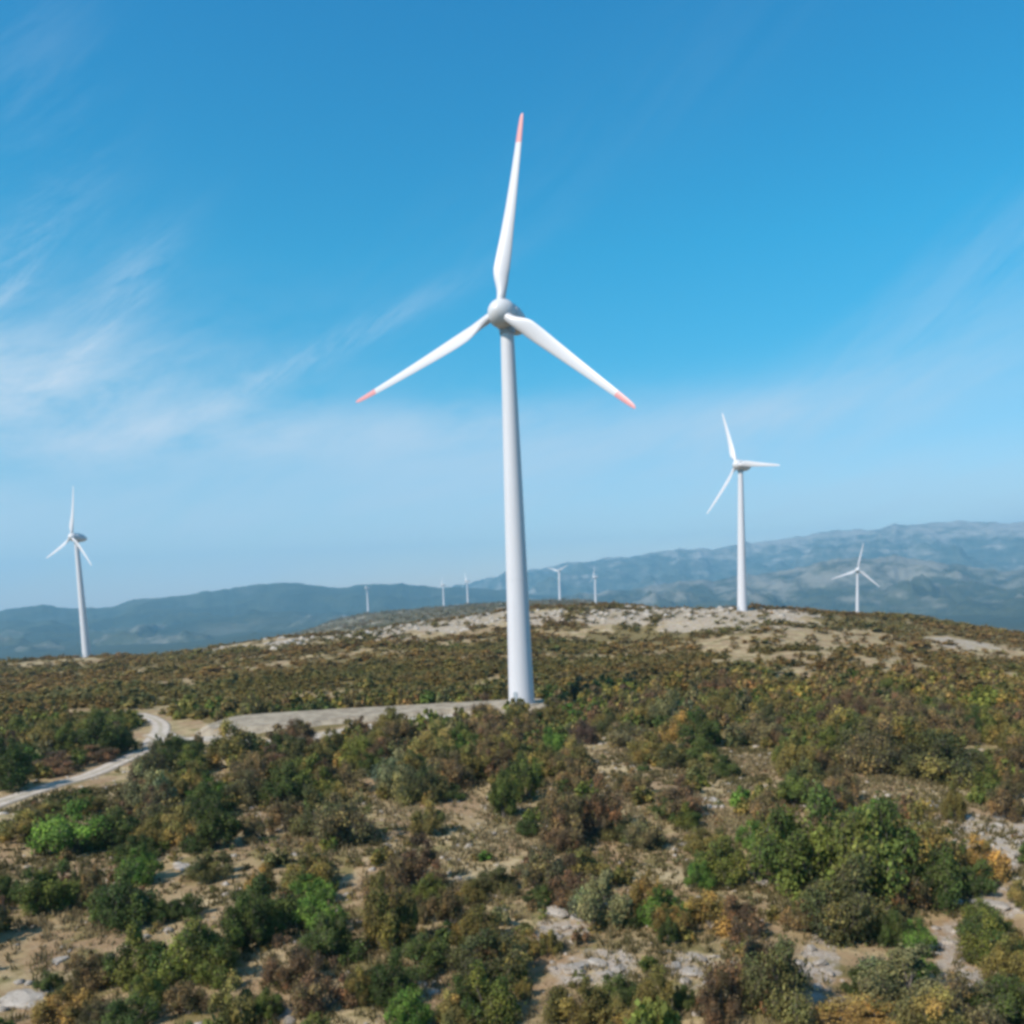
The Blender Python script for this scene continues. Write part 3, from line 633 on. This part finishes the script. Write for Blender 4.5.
# fill-in shrubs between those placed from image pixels, nearest first
def fill_candidates():
    g = np.random.default_rng(77)
    cand = []
    cell = 2.5
    for gx in np.arange(-125, 125, cell):
        for gy in np.arange(26, 212, cell):
            x = gx + g.uniform(-.5, .5) * cell; y = gy + g.uniform(-.5, .5) * cell
            if abs(math.degrees(math.atan2(x, y))) < 38: cand.append((x, y, g.uniform(), g.uniform(), g.uniform()))
    g = np.random.default_rng(78)       # and on past both sides of the view
    for gx in np.arange(-175, 175, cell * 1.15):
        for gy in np.arange(10, 212, cell * 1.15):
            x = gx + g.uniform(-.5, .5) * cell; y = gy + g.uniform(-.5, .5) * cell
            if 38 <= abs(math.degrees(math.atan2(x, y))) < 54: cand.append((x, y, g.uniform(), g.uniform(), g.uniform()))
    c = np.array(cand)
    rk, sd = patch_fields(c[:, 0], c[:, 1])
    rdd = road_dist(c[:, 0], c[:, 1], ROAD); tdd = road_dist(c[:, 0], c[:, 1], TRACK)
    r = np.hypot(c[:, 0], c[:, 1])
    dens = .27 + .62 * sstep(88, 140, r) + (fbm(c[:, 0] / 14, c[:, 1] / 14, 3, 90) - .5) * 1.5
    dens *= (1 - sd * .97)
    dens[(rdd < 4.2) | (tdd < 4.2)] = 0
    ux, uy = c[:, 0] / r, c[:, 1] / r
    for s_ in (3.5, 7.0, 10.5):      # infill shrubs thinned on the camera side so the road shows
        dens[np.minimum(road_dist(c[:, 0] + ux * s_, c[:, 1] + uy * s_, ROAD), road_dist(c[:, 0] + ux * s_, c[:, 1] + uy * s_, TRACK) + 1.5) < 3.4] *= .12
    dens[inside_pad(c[:, 0], c[:, 1], 3.2)] = 0
    for s_ in (4.0, 8.0): dens[inside_pad(c[:, 0] + ux * s_, c[:, 1] + uy * s_, 1.5)] *= .25  # camera side of the pad thinned likewise to keep it in sight
    hue = fbm(c[:, 0] / 22, c[:, 1] / 22, 2, 95)
    return c, dens, hue, r

def inside_pad(x, y, margin):
    p = np.array(PAD); ins = np.zeros(len(x), bool); j = len(p) - 1
    for i in range(len(p)):
        xi, yi = p[i]; xj, yj = p[j]
        with np.errstate(divide='ignore', invalid='ignore'):
            k = ((yi > y) != (yj > y)) & (x < (xj - xi) * (y - yi) / (yj - yi) + xi)
        ins ^= k; j = i
    return ins | (road_dist(x, y, list(PAD) + [PAD[0]]) < margin)

KK = ['dg', 'gd', 'gg', 'bg', 'ol', 'yl', 'yg', 'br', 'rd', 'gy', 'gl', 'or']
def pick_kind(u, hue, far=0.0):
    w = np.array([.17, .11, .15, .05, .17, .05, .04, .10, .07, .07, .03, .006])
    w = w * np.array([1.6, 1.2, 1.5, 1.5, .9, .7, 1, .5, .4, .8, .8, .5]) if hue > .5 else w * np.array([.6, .8, .6, .6, 1.1, 1.3, 1, 1.6, 1.7, 1.3, 1.2, 1.5])
    if far > 0:
        w = w * (1 - far) + far * np.array([.12, .12, .08, .0, .34, .05, .02, .24, .05, .06, .0, .0])
    c = np.cumsum(w / w.sum()); return KK[int(np.searchsorted(c, u))] if u < c[-1] else 'ol'

c, dens, hue, rr_ = fill_candidates()
order = np.argsort(rr_)
occ = [(s[0], s[1], s[2]) for s in SHRUBS]
occ_arr = np.array(occ)
extra = []
for i in order:
    x, y, u, v, w = c[i]
    if u > dens[i]: continue
    wd = (1.3 + 3.2 * v ** 1.7) * (1 + .35 * (rr_[i] > 110)); o = np.array(occ)
    if np.any(np.hypot(o[:, 0] - x, o[:, 1] - y) < (.31 * o[:, 2] + .31 * wd)): continue
    occ.append((x, y, wd)); extra.append((x, y, wd, wd * (.55 + .35 * w), pick_kind(w, hue[i], float(sstep(120, 190, rr_[i])))))
def in_view(s):
    return abs(math.degrees(math.atan2(s[0], s[1]))) < 29.6 and math.hypot(s[0], s[1]) > 47
extra.sort(key=lambda s: -(s[2] * s[3]) / (s[0] ** 2 + s[1] ** 2))
singles = [s for s in placed]; mass = []
for s in extra:
    if in_view(s) and len(singles) < N_MAX: singles.append(s)
    else: mass.append(s)

BANDS = [(0, 62, 'along the bottom edge'), (62, 80, 'among the near clearings'), (80, 103, 'halfway up the slope'),
         (103, 136, 'beyond the clearings'), (136, 400, 'just below the gravel pad')]
ORD = ['leftmost', 'second from left', 'third from left', 'fourth from left', 'fifth from left', 'sixth from left', 'seventh from left', 'eighth from left', 'ninth from left', 'tenth from left',
       'eleventh from left', 'twelfth from left', 'thirteenth from left', 'fourteenth from left', 'fifteenth from left', 'sixteenth from left', 'seventeenth from left', 'eighteenth from left',
       'nineteenth from left', 'twentieth from left'] + ['twenty-%s from left' % s for s in ('first', 'second', 'third', 'fourth', 'fifth', 'sixth', 'seventh', 'eighth', 'ninth')]
def band_of(s):
    d = math.hypot(s[0], s[1])
    return next(k for k, b in enumerate(BANDS) if b[0] <= d < b[1])
buckets = {}
for k, s in enumerate(singles): buckets.setdefault((band_of(s), s[4]), []).append((math.atan2(s[0], s[1]), k))
labels = {}
for (b, kd), l in buckets.items():
    l.sort()
    for n, (_, k) in enumerate(l):
        if len(l) == 1: labels[k] = 'only %s shrub %s' % (NAMES[kd], BANDS[b][2])
        elif n == len(l) - 1: labels[k] = '%s shrub %s, rightmost of its colour' % (NAMES[kd], BANDS[b][2])
        else: labels[k] = '%s shrub %s, %s of its colour' % (NAMES[kd], BANDS[b][2], ORD[min(n, 28)])

src = {}
for k, (x, y, wd, ht, kd) in enumerate(singles):
    v = int(abs(x * 13.7 + y * 7.3)) % VAR
    if (kd, v) not in src:
        fo, st = proto(kd, v)
        root = bpy.data.objects.new('shrub', None); C.objects.link(root)
        f_ = put('foliage', fo, root); s_ = put('stem', st, root); src[(kd, v)] = root; kids = (f_, s_)
        src[(kd, v, 'kids')] = kids
    else:
        root = src[(kd, v)].copy(); C.objects.link(root)
        for ch in src[(kd, v, 'kids')]:
            q = ch.copy(); C.objects.link(q); q.parent = root
    root.location = (x, y, ground_z(x, y))
    root.rotation_euler = (0, 0, (k * 2.399) % 6.283)
    root.scale = (wd * .67, wd * .67, ht * 1.12)
    tag(root, labels[k], 'shrub', 'shrubs on the rocky slope below the turbine')

# ---- the remaining scrub, thousands of bushes out to the crest: one mass
_tg = np.random.default_rng(2)
def tone(x, y):
    r = math.hypot(x, y)
    if r < 190: return np.ones(3)
    a = float(sstep(.36, .62, fbm(np.array([x / 75]), np.array([y / 55]), 3, 150))[0]); b = float(fbm(np.array([x / 30]), np.array([y / 24]), 2, 151)[0])
    return (np.array([1.0, 1.14, .92]) * (1 - a) + np.array([1.22, 1.12, .96]) * a) * (.86 + .28 * b)
def cluster(points, sets, name, mat):
    Vs, Cs = [], []
    for (x, y, z, wd, ht, kd, rot, q) in points:
        V, F, col = sets[kd][q % len(sets[kd])]
        ca, sa = math.cos(rot), math.sin(rot)
        P = np.empty_like(V)
        P[:, 0] = (V[:, 0] * ca - V[:, 1] * sa) * wd * .56 + x; P[:, 1] = (V[:, 0] * sa + V[:, 1] * ca) * wd * .56 + y
        P[:, 2] = V[:, 2] * ht + z
        Vs.append(P.astype(np.float32)); Cs.append((col * (.92 + .16 * ((x * 7.1 + y * 3.3) % 1.0)) * tone(x, y)).astype(np.float32))
    return Vs, Cs
sets_near = {k: [crown(500 + i, 900, .18, PAL[k], k in TWIGGY, .25 if k in TWIGGY else .05, 14, ACC[k])[:3] for i in range(2)] for k in PAL}
MUT = {k: tuple(.22 * a + .78 * b for a, b in zip(v, (.212, .146, .046))) for k, v in PAL.items()}
sets_mid = {k: [crown(600 + i, 260, .24, MUT[k], False, 0, 10, None, 1.0)[:3] for i in range(2)] for k in PAL}
sets_far = {k: [crown(700 + i, 80, .36, MUT[k], False, 0, 8, None, 1.0)[:3] for i in range(2)] for k in PAL}
g = np.random.default_rng(5)
pts_near = [(x, y, ground_z(x, y), wd, ht, kd, g.uniform(0, 6.28), int(g.integers(9))) for x, y, wd, ht, kd in mass]
def band_points(r0, r1, spacing, wmin, wmax, seed, hr=(.5, .8)):
    g = np.random.default_rng(seed); half = 48 if r1 < 1000 else 40; area = .5 * math.radians(2 * half) * (r1 * r1 - r0 * r0)
    n = int(area / spacing ** 2); r = np.sqrt(g.uniform(r0 * r0, r1 * r1, n)); a = np.radians(g.uniform(-half, half, n))
    x = np.sin(a) * r; y = np.cos(a) * r
    rk, sd = patch_fields(x, y)
    keep = (g.uniform(size=n) < (1 - .79 * sd) * (1 - .9 * clearing(x, y)) * (.95 + .5 * (fbm(x / 35, y / 35, 3, 91) - .5)))
    keep &= (road_dist(x, y, ROAD) > 4.0) & (road_dist(x, y, TRACK) > 4.2) & ~inside_pad(x, y, 3.6)
    x = x[keep]; y = y[keep]; z = land.height(x, y); u = g.uniform(size=len(x)); v = g.uniform(size=len(x)); h = fbm(x / 45, y / 45, 3, 95); sz_ = fbm(x / 25, y / 25, 2, 97)
    out = []
    for i in range(len(x)):
        wd = (wmin + (wmax - wmin) * v[i] ** 1.6) * (.6 + .8 * sz_[i])
        kd = pick_kind(u[i], h[i] + (g.uniform() - .5) * .1, .75)
        out.append((x[i], y[i], z[i] - .1, wd, wd * g.uniform(*hr), kd, g.uniform(0, 6.28), int(g.integers(9))))
    return out
Vs, Cs = cluster(pts_near, sets_near, 'a', None)
sets_dwarf = {k: [crown(800 + i, 240, .20, PAL[k], True, .3, 8, ACC[k])[:3] for i in range(3)] for k in ('ol', 'yl', 'br', 'gy', 'rd', 'gg', 'gl')}
def dwarfs():
    g = np.random.default_rng(31); n = 6400
    r = np.sqrt(g.uniform(24 ** 2, 160 ** 2, n)); a = np.radians(g.uniform(-50, 50, n)); x = np.sin(a) * r; y = np.cos(a) * r
    k = (g.uniform(size=n) < .35 + 1.1 * (fbm(x / 8, y / 8, 3, 130) - .4)) & (road_dist(x, y, ROAD) > 3.2) & (road_dist(x, y, TRACK) > 3.4) & ~inside_pad(x, y, 3.2)
    k &= g.uniform(size=n) > .65 * patch_fields(x, y)[1]
    x = x[k]; y = y[k]; z = land.height(x, y); kinds = ['ol', 'yl', 'br', 'gy', 'rd', 'gg', 'gl', 'ol', 'yl']
    w = g.uniform(.5, 1.5, len(x))
    return [(x[i], y[i], z[i] - .03, w[i], w[i] * g.uniform(.35, .6), kinds[int(g.integers(9))], g.uniform(0, 6.28), int(g.integers(9))) for i in range(len(x))]
v_, c_ = cluster(dwarfs(), sets_dwarf, 'a', None); Vs += v_; Cs += c_
for r0, r1, sp_, a, b, sd in ((205, 330, 3.2, 3.4, 7.4, 1), ):
    v_, c_ = cluster(band_points(r0, r1, sp_, a, b, sd, (.30, .52)), sets_mid, 'a', None); Vs += v_; Cs += c_
for r0, r1, sp_, a, b, sd in ((330, 760, 4.2, 3.6, 7.6, 2), (760, 1500, 12, 5, 11, 3), (1500, 2900, 20, 7, 14, 4)):
    v_, c_ = cluster(band_points(r0, r1, sp_, a, b, sd, (.20, .38)), sets_far, 'a', None); Vs += v_; Cs += c_
V = np.concatenate(Vs); col = np.concatenate(Cs)
me = np_mesh('scrub', V, np.arange(len(V)).reshape(-1, 4), 4, [M['leaf']], False, None, col)
tag(put('scrub', me), 'dense brown and olive scrub covering the plateau behind the turbine', 'scrub', kind='stuff')
print('singles', len(singles), 'mass', len(mass), 'scrub quads', len(V) // 4)

# ================================================================ dry grass, stones, boulders
def tufts():
    g = np.random.default_rng(8); n = 56000
    r = np.sqrt(g.uniform(24 ** 2, 135 ** 2, n)); a = np.radians(g.uniform(-48, 48, n)); x = np.sin(a) * r; y = np.cos(a) * r
    rk, sd = patch_fields(x, y)
    dens = .25 + 1.5 * (fbm(x / 7, y / 7, 3, 33) - .35)
    k = (g.uniform(size=n) < dens * (1 - .6 * rk)) & (road_dist(x, y, ROAD) > 3) & (road_dist(x, y, TRACK) > 3.4) & ~inside_pad(x, y, 3.5)
    x = x[k]; y = y[k]; r = r[k]; z = land.height(x, y); n = len(x); m = 7
    X_ = np.repeat(x, m) + g.normal(0, .16, n * m); Y_ = np.repeat(y, m) + g.normal(0, .16, n * m); Z_ = np.repeat(z, m) - .04
    h = np.repeat(g.uniform(.2, .65, n), m) * g.uniform(.6, 1.2, n * m); w = .045 * np.repeat(np.clip(r / 45, 1, 3), m)
    an = g.uniform(0, 6.28, n * m); lx = g.normal(0, .35, n * m) * h; ly = g.normal(0, .35, n * m) * h
    b = np.stack([X_, Y_, Z_], -1); t = np.stack([np.cos(an) * w, np.sin(an) * w, 0 * w], -1); tp = b + np.stack([lx, ly, h], -1)
    V = np.stack([b - t, b + t, tp + t * .3, tp - t * .3], 1).reshape(-1, 3)
    hue = np.repeat(fbm(x / 11, y / 11, 2, 44), m)[:, None]
    colr = np.where(g.uniform(size=(n * m, 1)) < sstep(.35, .65, hue), np.array([[.30, .225, .115]]), np.array([[.155, .125, .050]])) * g.uniform(.7, 1.25, (n * m, 1))
    me = np_mesh('dry_grass', V, np.arange(len(V)).reshape(-1, 4), 4, [M['leaf']], False, None, np.repeat(colr, 4, 0))
    tag(put('dry_grass', me), 'straw coloured dry grass in the clearings between the shrubs', 'grass', kind='stuff')
tufts()

import bmesh
def rock_mesh(seed, sub=3, flat=.6):
    bm = bmesh.new(); bmesh.ops.create_icosphere(bm, subdivisions=sub, radius=1)
    g = random.Random(seed); off = g.uniform(0, 100)
    cuts = [(Vector((g.gauss(0, 1), g.gauss(0, 1), g.gauss(0, .7))).normalized(), g.uniform(.55, .85)) for _ in range(9)]
    for v in bm.verts:
        p = v.co.copy()
        for n_, d in cuts:
            e = p.dot(n_) - d
            if e > 0: p -= n_ * e * .9
        n1 = float(fbm(np.array([p.x * 2 + off]), np.array([p.y * 2 + p.z * 3]), 4, seed)[0]) - .5
        p *= 1 + .35 * n1
        p.z *= flat; v.co = p
    me = bpy.data.meshes.new('boulder'); bm.to_mesh(me); bm.free(); me.materials.append(M['stone'])
    me.polygons.foreach_set('use_smooth', [True] * len(me.polygons)); me.set_sharp_from_angle(angle=math.radians(32)); return me
RM = [rock_mesh(s) for s in range(5)]
bl = {}
for k, (x, y, w, h) in enumerate(BOULDERS):
    d = math.hypot(x, y); b = 5 if d > 400 else band_of((x, y)); bl.setdefault(b, []).append((math.atan2(x, y), k))
blab = {}
for b, l in bl.items():
    l.sort(); where = BANDS[b][2] if b < 5 else 'on the far stony crest'
    for n, (_, k) in enumerate(l):
        o = 'only boulder there' if len(l) == 1 else ('rightmost boulder there' if n == len(l) - 1 else ORD[n] + ' of the boulders there')
        blab[k] = 'pale limestone boulder %s, %s' % (where, o)
for k, (x, y, w, h) in enumerate(BOULDERS):
    o = put('boulder', RM[k % 5], None, (x, y, ground_z(x, y) + h * .12)); o.rotation_euler = (0, 0, k * 1.7)
    o.scale = (w * .62, w * .42, h * .62); tag(o, blab[k], 'boulder', 'limestone boulders')

def stones():
    g = np.random.default_rng(12); n = 40000
    r = np.sqrt(g.uniform(24 ** 2, 150 ** 2, n)); a = np.radians(g.uniform(-48, 48, n)); x = np.sin(a) * r; y = np.cos(a) * r
    rk, sd = patch_fields(x, y)
    k = g.uniform(size=n) < (.05 + .10 * sstep(.5, .7, fbm(x / 9, y / 9, 3, 61)) + .42 * rk + .05 * sd)
    k &= (road_dist(x, y, ROAD) > 2.6)
    x = x[k]; y = y[k]
    g2 = np.random.default_rng(3); n2 = 3600      # blocks on the far crest
    r2 = g2.uniform(480, 680, n2); a2 = np.radians(g2.uniform(-33, 33, n2)); x2 = np.sin(a2) * r2; y2 = np.cos(a2) * r2
    rk2, _ = patch_fields(x2, y2); k2 = g2.uniform(size=n2) < rk2 * .8; x2 = x2[k2]; y2 = y2[k2]
    s = np.concatenate([.07 + .42 * g.uniform(size=len(x)) ** 3.2, .5 + 1.6 * g2.uniform(size=len(x2)) ** 3])
    x = np.concatenate([x, x2]); y = np.concatenate([y, y2]); z = land.height(x, y); n = len(x)
    ph = (1 + 5 ** .5) / 2
    I = np.array([(-1, ph, 0), (1, ph, 0), (-1, -ph, 0), (1, -ph, 0), (0, -1, ph), (0, 1, ph), (0, -1, -ph), (0, 1, -ph), (ph, 0, -1), (ph, 0, 1), (-ph, 0, -1), (-ph, 0, 1)]) / 1.9
    T = np.array([(0, 11, 5), (0, 5, 1), (0, 1, 7), (0, 7, 10), (0, 10, 11), (1, 5, 9), (5, 11, 4), (11, 10, 2), (10, 7, 6), (7, 1, 8), (3, 9, 4), (3, 4, 2), (3, 2, 6), (3, 6, 8), (3, 8, 9), (4, 9, 5), (2, 4, 11), (6, 2, 10), (8, 6, 7), (9, 8, 1)])
    P = I[None] * g.uniform(.65, 1.3, (n, 12, 1)) * np.stack([s * g.uniform(.8, 1.6, n), s * g.uniform(.7, 1.2, n), s * g.uniform(.35, .8, n)], -1)[:, None, :]
    an = g.uniform(0, 6.28, n); ca, sa = np.cos(an)[:, None], np.sin(an)[:, None]
    Q = np.stack([P[..., 0] * ca - P[..., 1] * sa + x[:, None], P[..., 0] * sa + P[..., 1] * ca + y[:, None], P[..., 2] + z[:, None] + .05 * s[:, None]], -1)
    F = (T[None] + 12 * np.arange(n)[:, None, None]).reshape(-1, 3)
    me = np_mesh('stones', Q.reshape(-1, 3), F, 3, [M['stone']])
    tag(put('stones', me), 'pale broken limestone scattered over the ground between the shrubs', 'stones', kind='stuff')
stones()

# ================================================================ haze
bm = bmesh.new(); bmesh.ops.create_cube(bm, size=1)
me = bpy.data.meshes.new('haze'); bm.to_mesh(me); bm.free()
hz = put('haze', me); hz.scale = (34000, 34000, 1260); hz.location = (0, 0, -260 + 630); tag(hz, kind='stuff')
m = bpy.data.materials.new('haze'); m.use_nodes = True; t = NT(m.node_tree)
v = t.n('ShaderNodeVolumePrincipled'); v.inputs['Color'].default_value = (.38, .74, 1.0, 1)
v.inputs['Density'].default_value = 7.8e-5; v.inputs['Anisotropy'].default_value = .1
o = t.n('ShaderNodeOutputMaterial'); t.link(v.outputs[0], o.inputs['Volume']); me.materials.append(m)

# ================================================================ sky, sun, camera
w = bpy.data.worlds.new('World'); scene.world = w; w.use_nodes = True; t = NT(w.node_tree)
sky = t.n('ShaderNodeTexSky', sky_type='NISHITA', sun_disc=False, sun_elevation=math.radians(SUN_EL), sun_rotation=math.radians(SUN_AZ), altitude=300, air_density=1.0, dust_density=.6, ozone_density=2.2)
co = t.n('ShaderNodeTexCoord').outputs['Generated']
sx = t.n('ShaderNodeSeparateXYZ'); t.link(co, sx.inputs[0])
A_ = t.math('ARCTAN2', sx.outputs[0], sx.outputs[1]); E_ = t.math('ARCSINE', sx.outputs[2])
rp = t.n('ShaderNodeValToRGB'); t.link(E_, rp.inputs[0]); el = rp.color_ramp.elements      # sky tint by elevation, warmed above the frame to take blue out of shade
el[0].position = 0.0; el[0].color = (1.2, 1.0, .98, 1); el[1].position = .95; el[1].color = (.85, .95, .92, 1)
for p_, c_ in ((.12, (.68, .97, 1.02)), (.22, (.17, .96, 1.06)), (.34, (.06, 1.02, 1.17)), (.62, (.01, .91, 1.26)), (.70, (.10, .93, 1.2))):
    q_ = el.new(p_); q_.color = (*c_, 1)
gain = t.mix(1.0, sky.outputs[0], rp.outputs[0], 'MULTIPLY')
cv = t.n('ShaderNodeCombineXYZ'); t.link(A_, cv.inputs[0]); t.link(E_, cv.inputs[1])
def streak(angle, sx_, sy_, detail=6, rough=.62, off=0.0):
    mp = t.n('ShaderNodeMapping'); t.link(cv.outputs[0], mp.inputs[0]); mp.inputs['Rotation'].default_value = (0, 0, math.radians(angle))
    mp2 = t.n('ShaderNodeMapping'); t.link(mp.outputs[0], mp2.inputs[0]); mp2.inputs['Scale'].default_value = (sx_, sy_, 1); mp2.inputs['Location'].default_value = (off, off * .7, off)
    return t.noise(mp2.outputs[0], 1.0, detail, rough, .25)
def blob(a0, e0, wa, we, rot=0):
    ca, sa = math.cos(math.radians(rot)), math.sin(math.radians(rot))
    da = t.math('SUBTRACT', A_, a0); de = t.math('SUBTRACT', E_, e0)
    u = t.math('ADD', t.math('MULTIPLY', da, ca / wa), t.math('MULTIPLY', de, sa / wa))
    v_ = t.math('ADD', t.math('MULTIPLY', da, -sa / we), t.math('MULTIPLY', de, ca / we))
    r2 = t.math('ADD', t.math('MULTIPLY', u, u), t.math('MULTIPLY', v_, v_))
    return t.math('POWER', 2.718, t.math('MULTIPLY', r2, -1.0))
def part(b, n, k): return t.math('MULTIPLY', t.math('MULTIPLY', b, n), k)
fine_ = t.step(streak(-36, 4.5, 26, 9, .74, off=12.3), .36, .66)
soft_ = t.step(streak(-14, 5, 13, 8, .66, off=7.7), .24, .70)
soft2 = t.step(streak(-16, 2.6, 10, 6, .6, off=1.7), .15, .78)
layers = [part(blob(-.47, .215, .23, .066, 4), soft_, .80), part(blob(-.56, .25, .09, .06), soft_, .4), part(blob(-.22, .175, .34, .030, 3), soft_, .55),
          part(blob(-.50, .280, .085, .022, 52), fine_, .55), part(blob(-.42, .262, .105, .020, 44), fine_, .55), part(blob(-.21, .245, .17, .012, 24), fine_, .42),
          part(blob(.15, .16, .50, .038, 4), soft2, .60), part(blob(.40, .185, .30, .040, 20), soft2, .46), part(blob(.46, .27, .22, .040, 30), fine_, .18), part(blob(0, .06, 2.0, .060), soft2, .95), part(blob(-.56, .115, .05, .009, -3), soft2, .8),
          part(blob(-.47, .60, .14, .010, 30), fine_, .25), part(blob(-.42, .42, .06, .16, 10), fine_, .10), part(blob(.05, .40, .5, .05, 28), fine_, .03)]
cl = layers[0]
for l_ in layers[1:]: cl = t.math('ADD', cl, l_, clamp=True)
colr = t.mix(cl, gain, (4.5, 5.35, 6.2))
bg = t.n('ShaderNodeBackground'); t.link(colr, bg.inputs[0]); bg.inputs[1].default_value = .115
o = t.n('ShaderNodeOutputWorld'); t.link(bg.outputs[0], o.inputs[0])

sl = bpy.data.lights.new('sun', 'SUN'); sl.energy = 4.4; sl.angle = math.radians(.53); sl.color = (1.0, .92, .80)
so = bpy.data.objects.new('sun', sl); C.objects.link(so)
e, a = math.radians(SUN_EL), math.radians(SUN_AZ)
so.rotation_euler = Vector((math.sin(a) * math.cos(e), math.cos(a) * math.cos(e), math.sin(e))).to_track_quat('Z', 'Y').to_euler()

cam = bpy.data.cameras.new('camera'); co_ = bpy.data.objects.new('camera', cam); C.objects.link(co_)
cam.sensor_width = 36; cam.lens = 900 / 1024 * 36; cam.clip_start = .5; cam.clip_end = 60000
cam.shift_y = 180.8 / 1024          # lens shift lifts the frame so horizon and tower lean both fit
pitch, roll = math.radians(6.2), math.radians(2.3)
fw = Vector((0, math.cos(pitch), -math.sin(pitch))); u0 = Vector((0, math.sin(pitch), math.cos(pitch))); r0 = Vector((1, 0, 0))
r_ = r0 * math.cos(roll) - u0 * math.sin(roll); u_ = r0 * math.sin(roll) + u0 * math.cos(roll)
co_.matrix_world = Matrix.Translation((0, 0, 22)) @ Matrix((r_, u_, -fw)).transposed().to_4x4()
scene.camera = co_

scene.view_settings.view_transform = 'Standard'; scene.view_settings.look = 'None'
scene.view_settings.exposure = .35; scene.view_settings.gamma = 1
scene.cycles.max_bounces = 5; scene.cycles.diffuse_bounces = 3; scene.cycles.transmission_bounces = 3; scene.cycles.volume_bounces = 1
scene.cycles.pixel_filter_type = 'BLACKMAN_HARRIS'; scene.cycles.filter_width = 3.4
scene.cycles.use_denoising = True
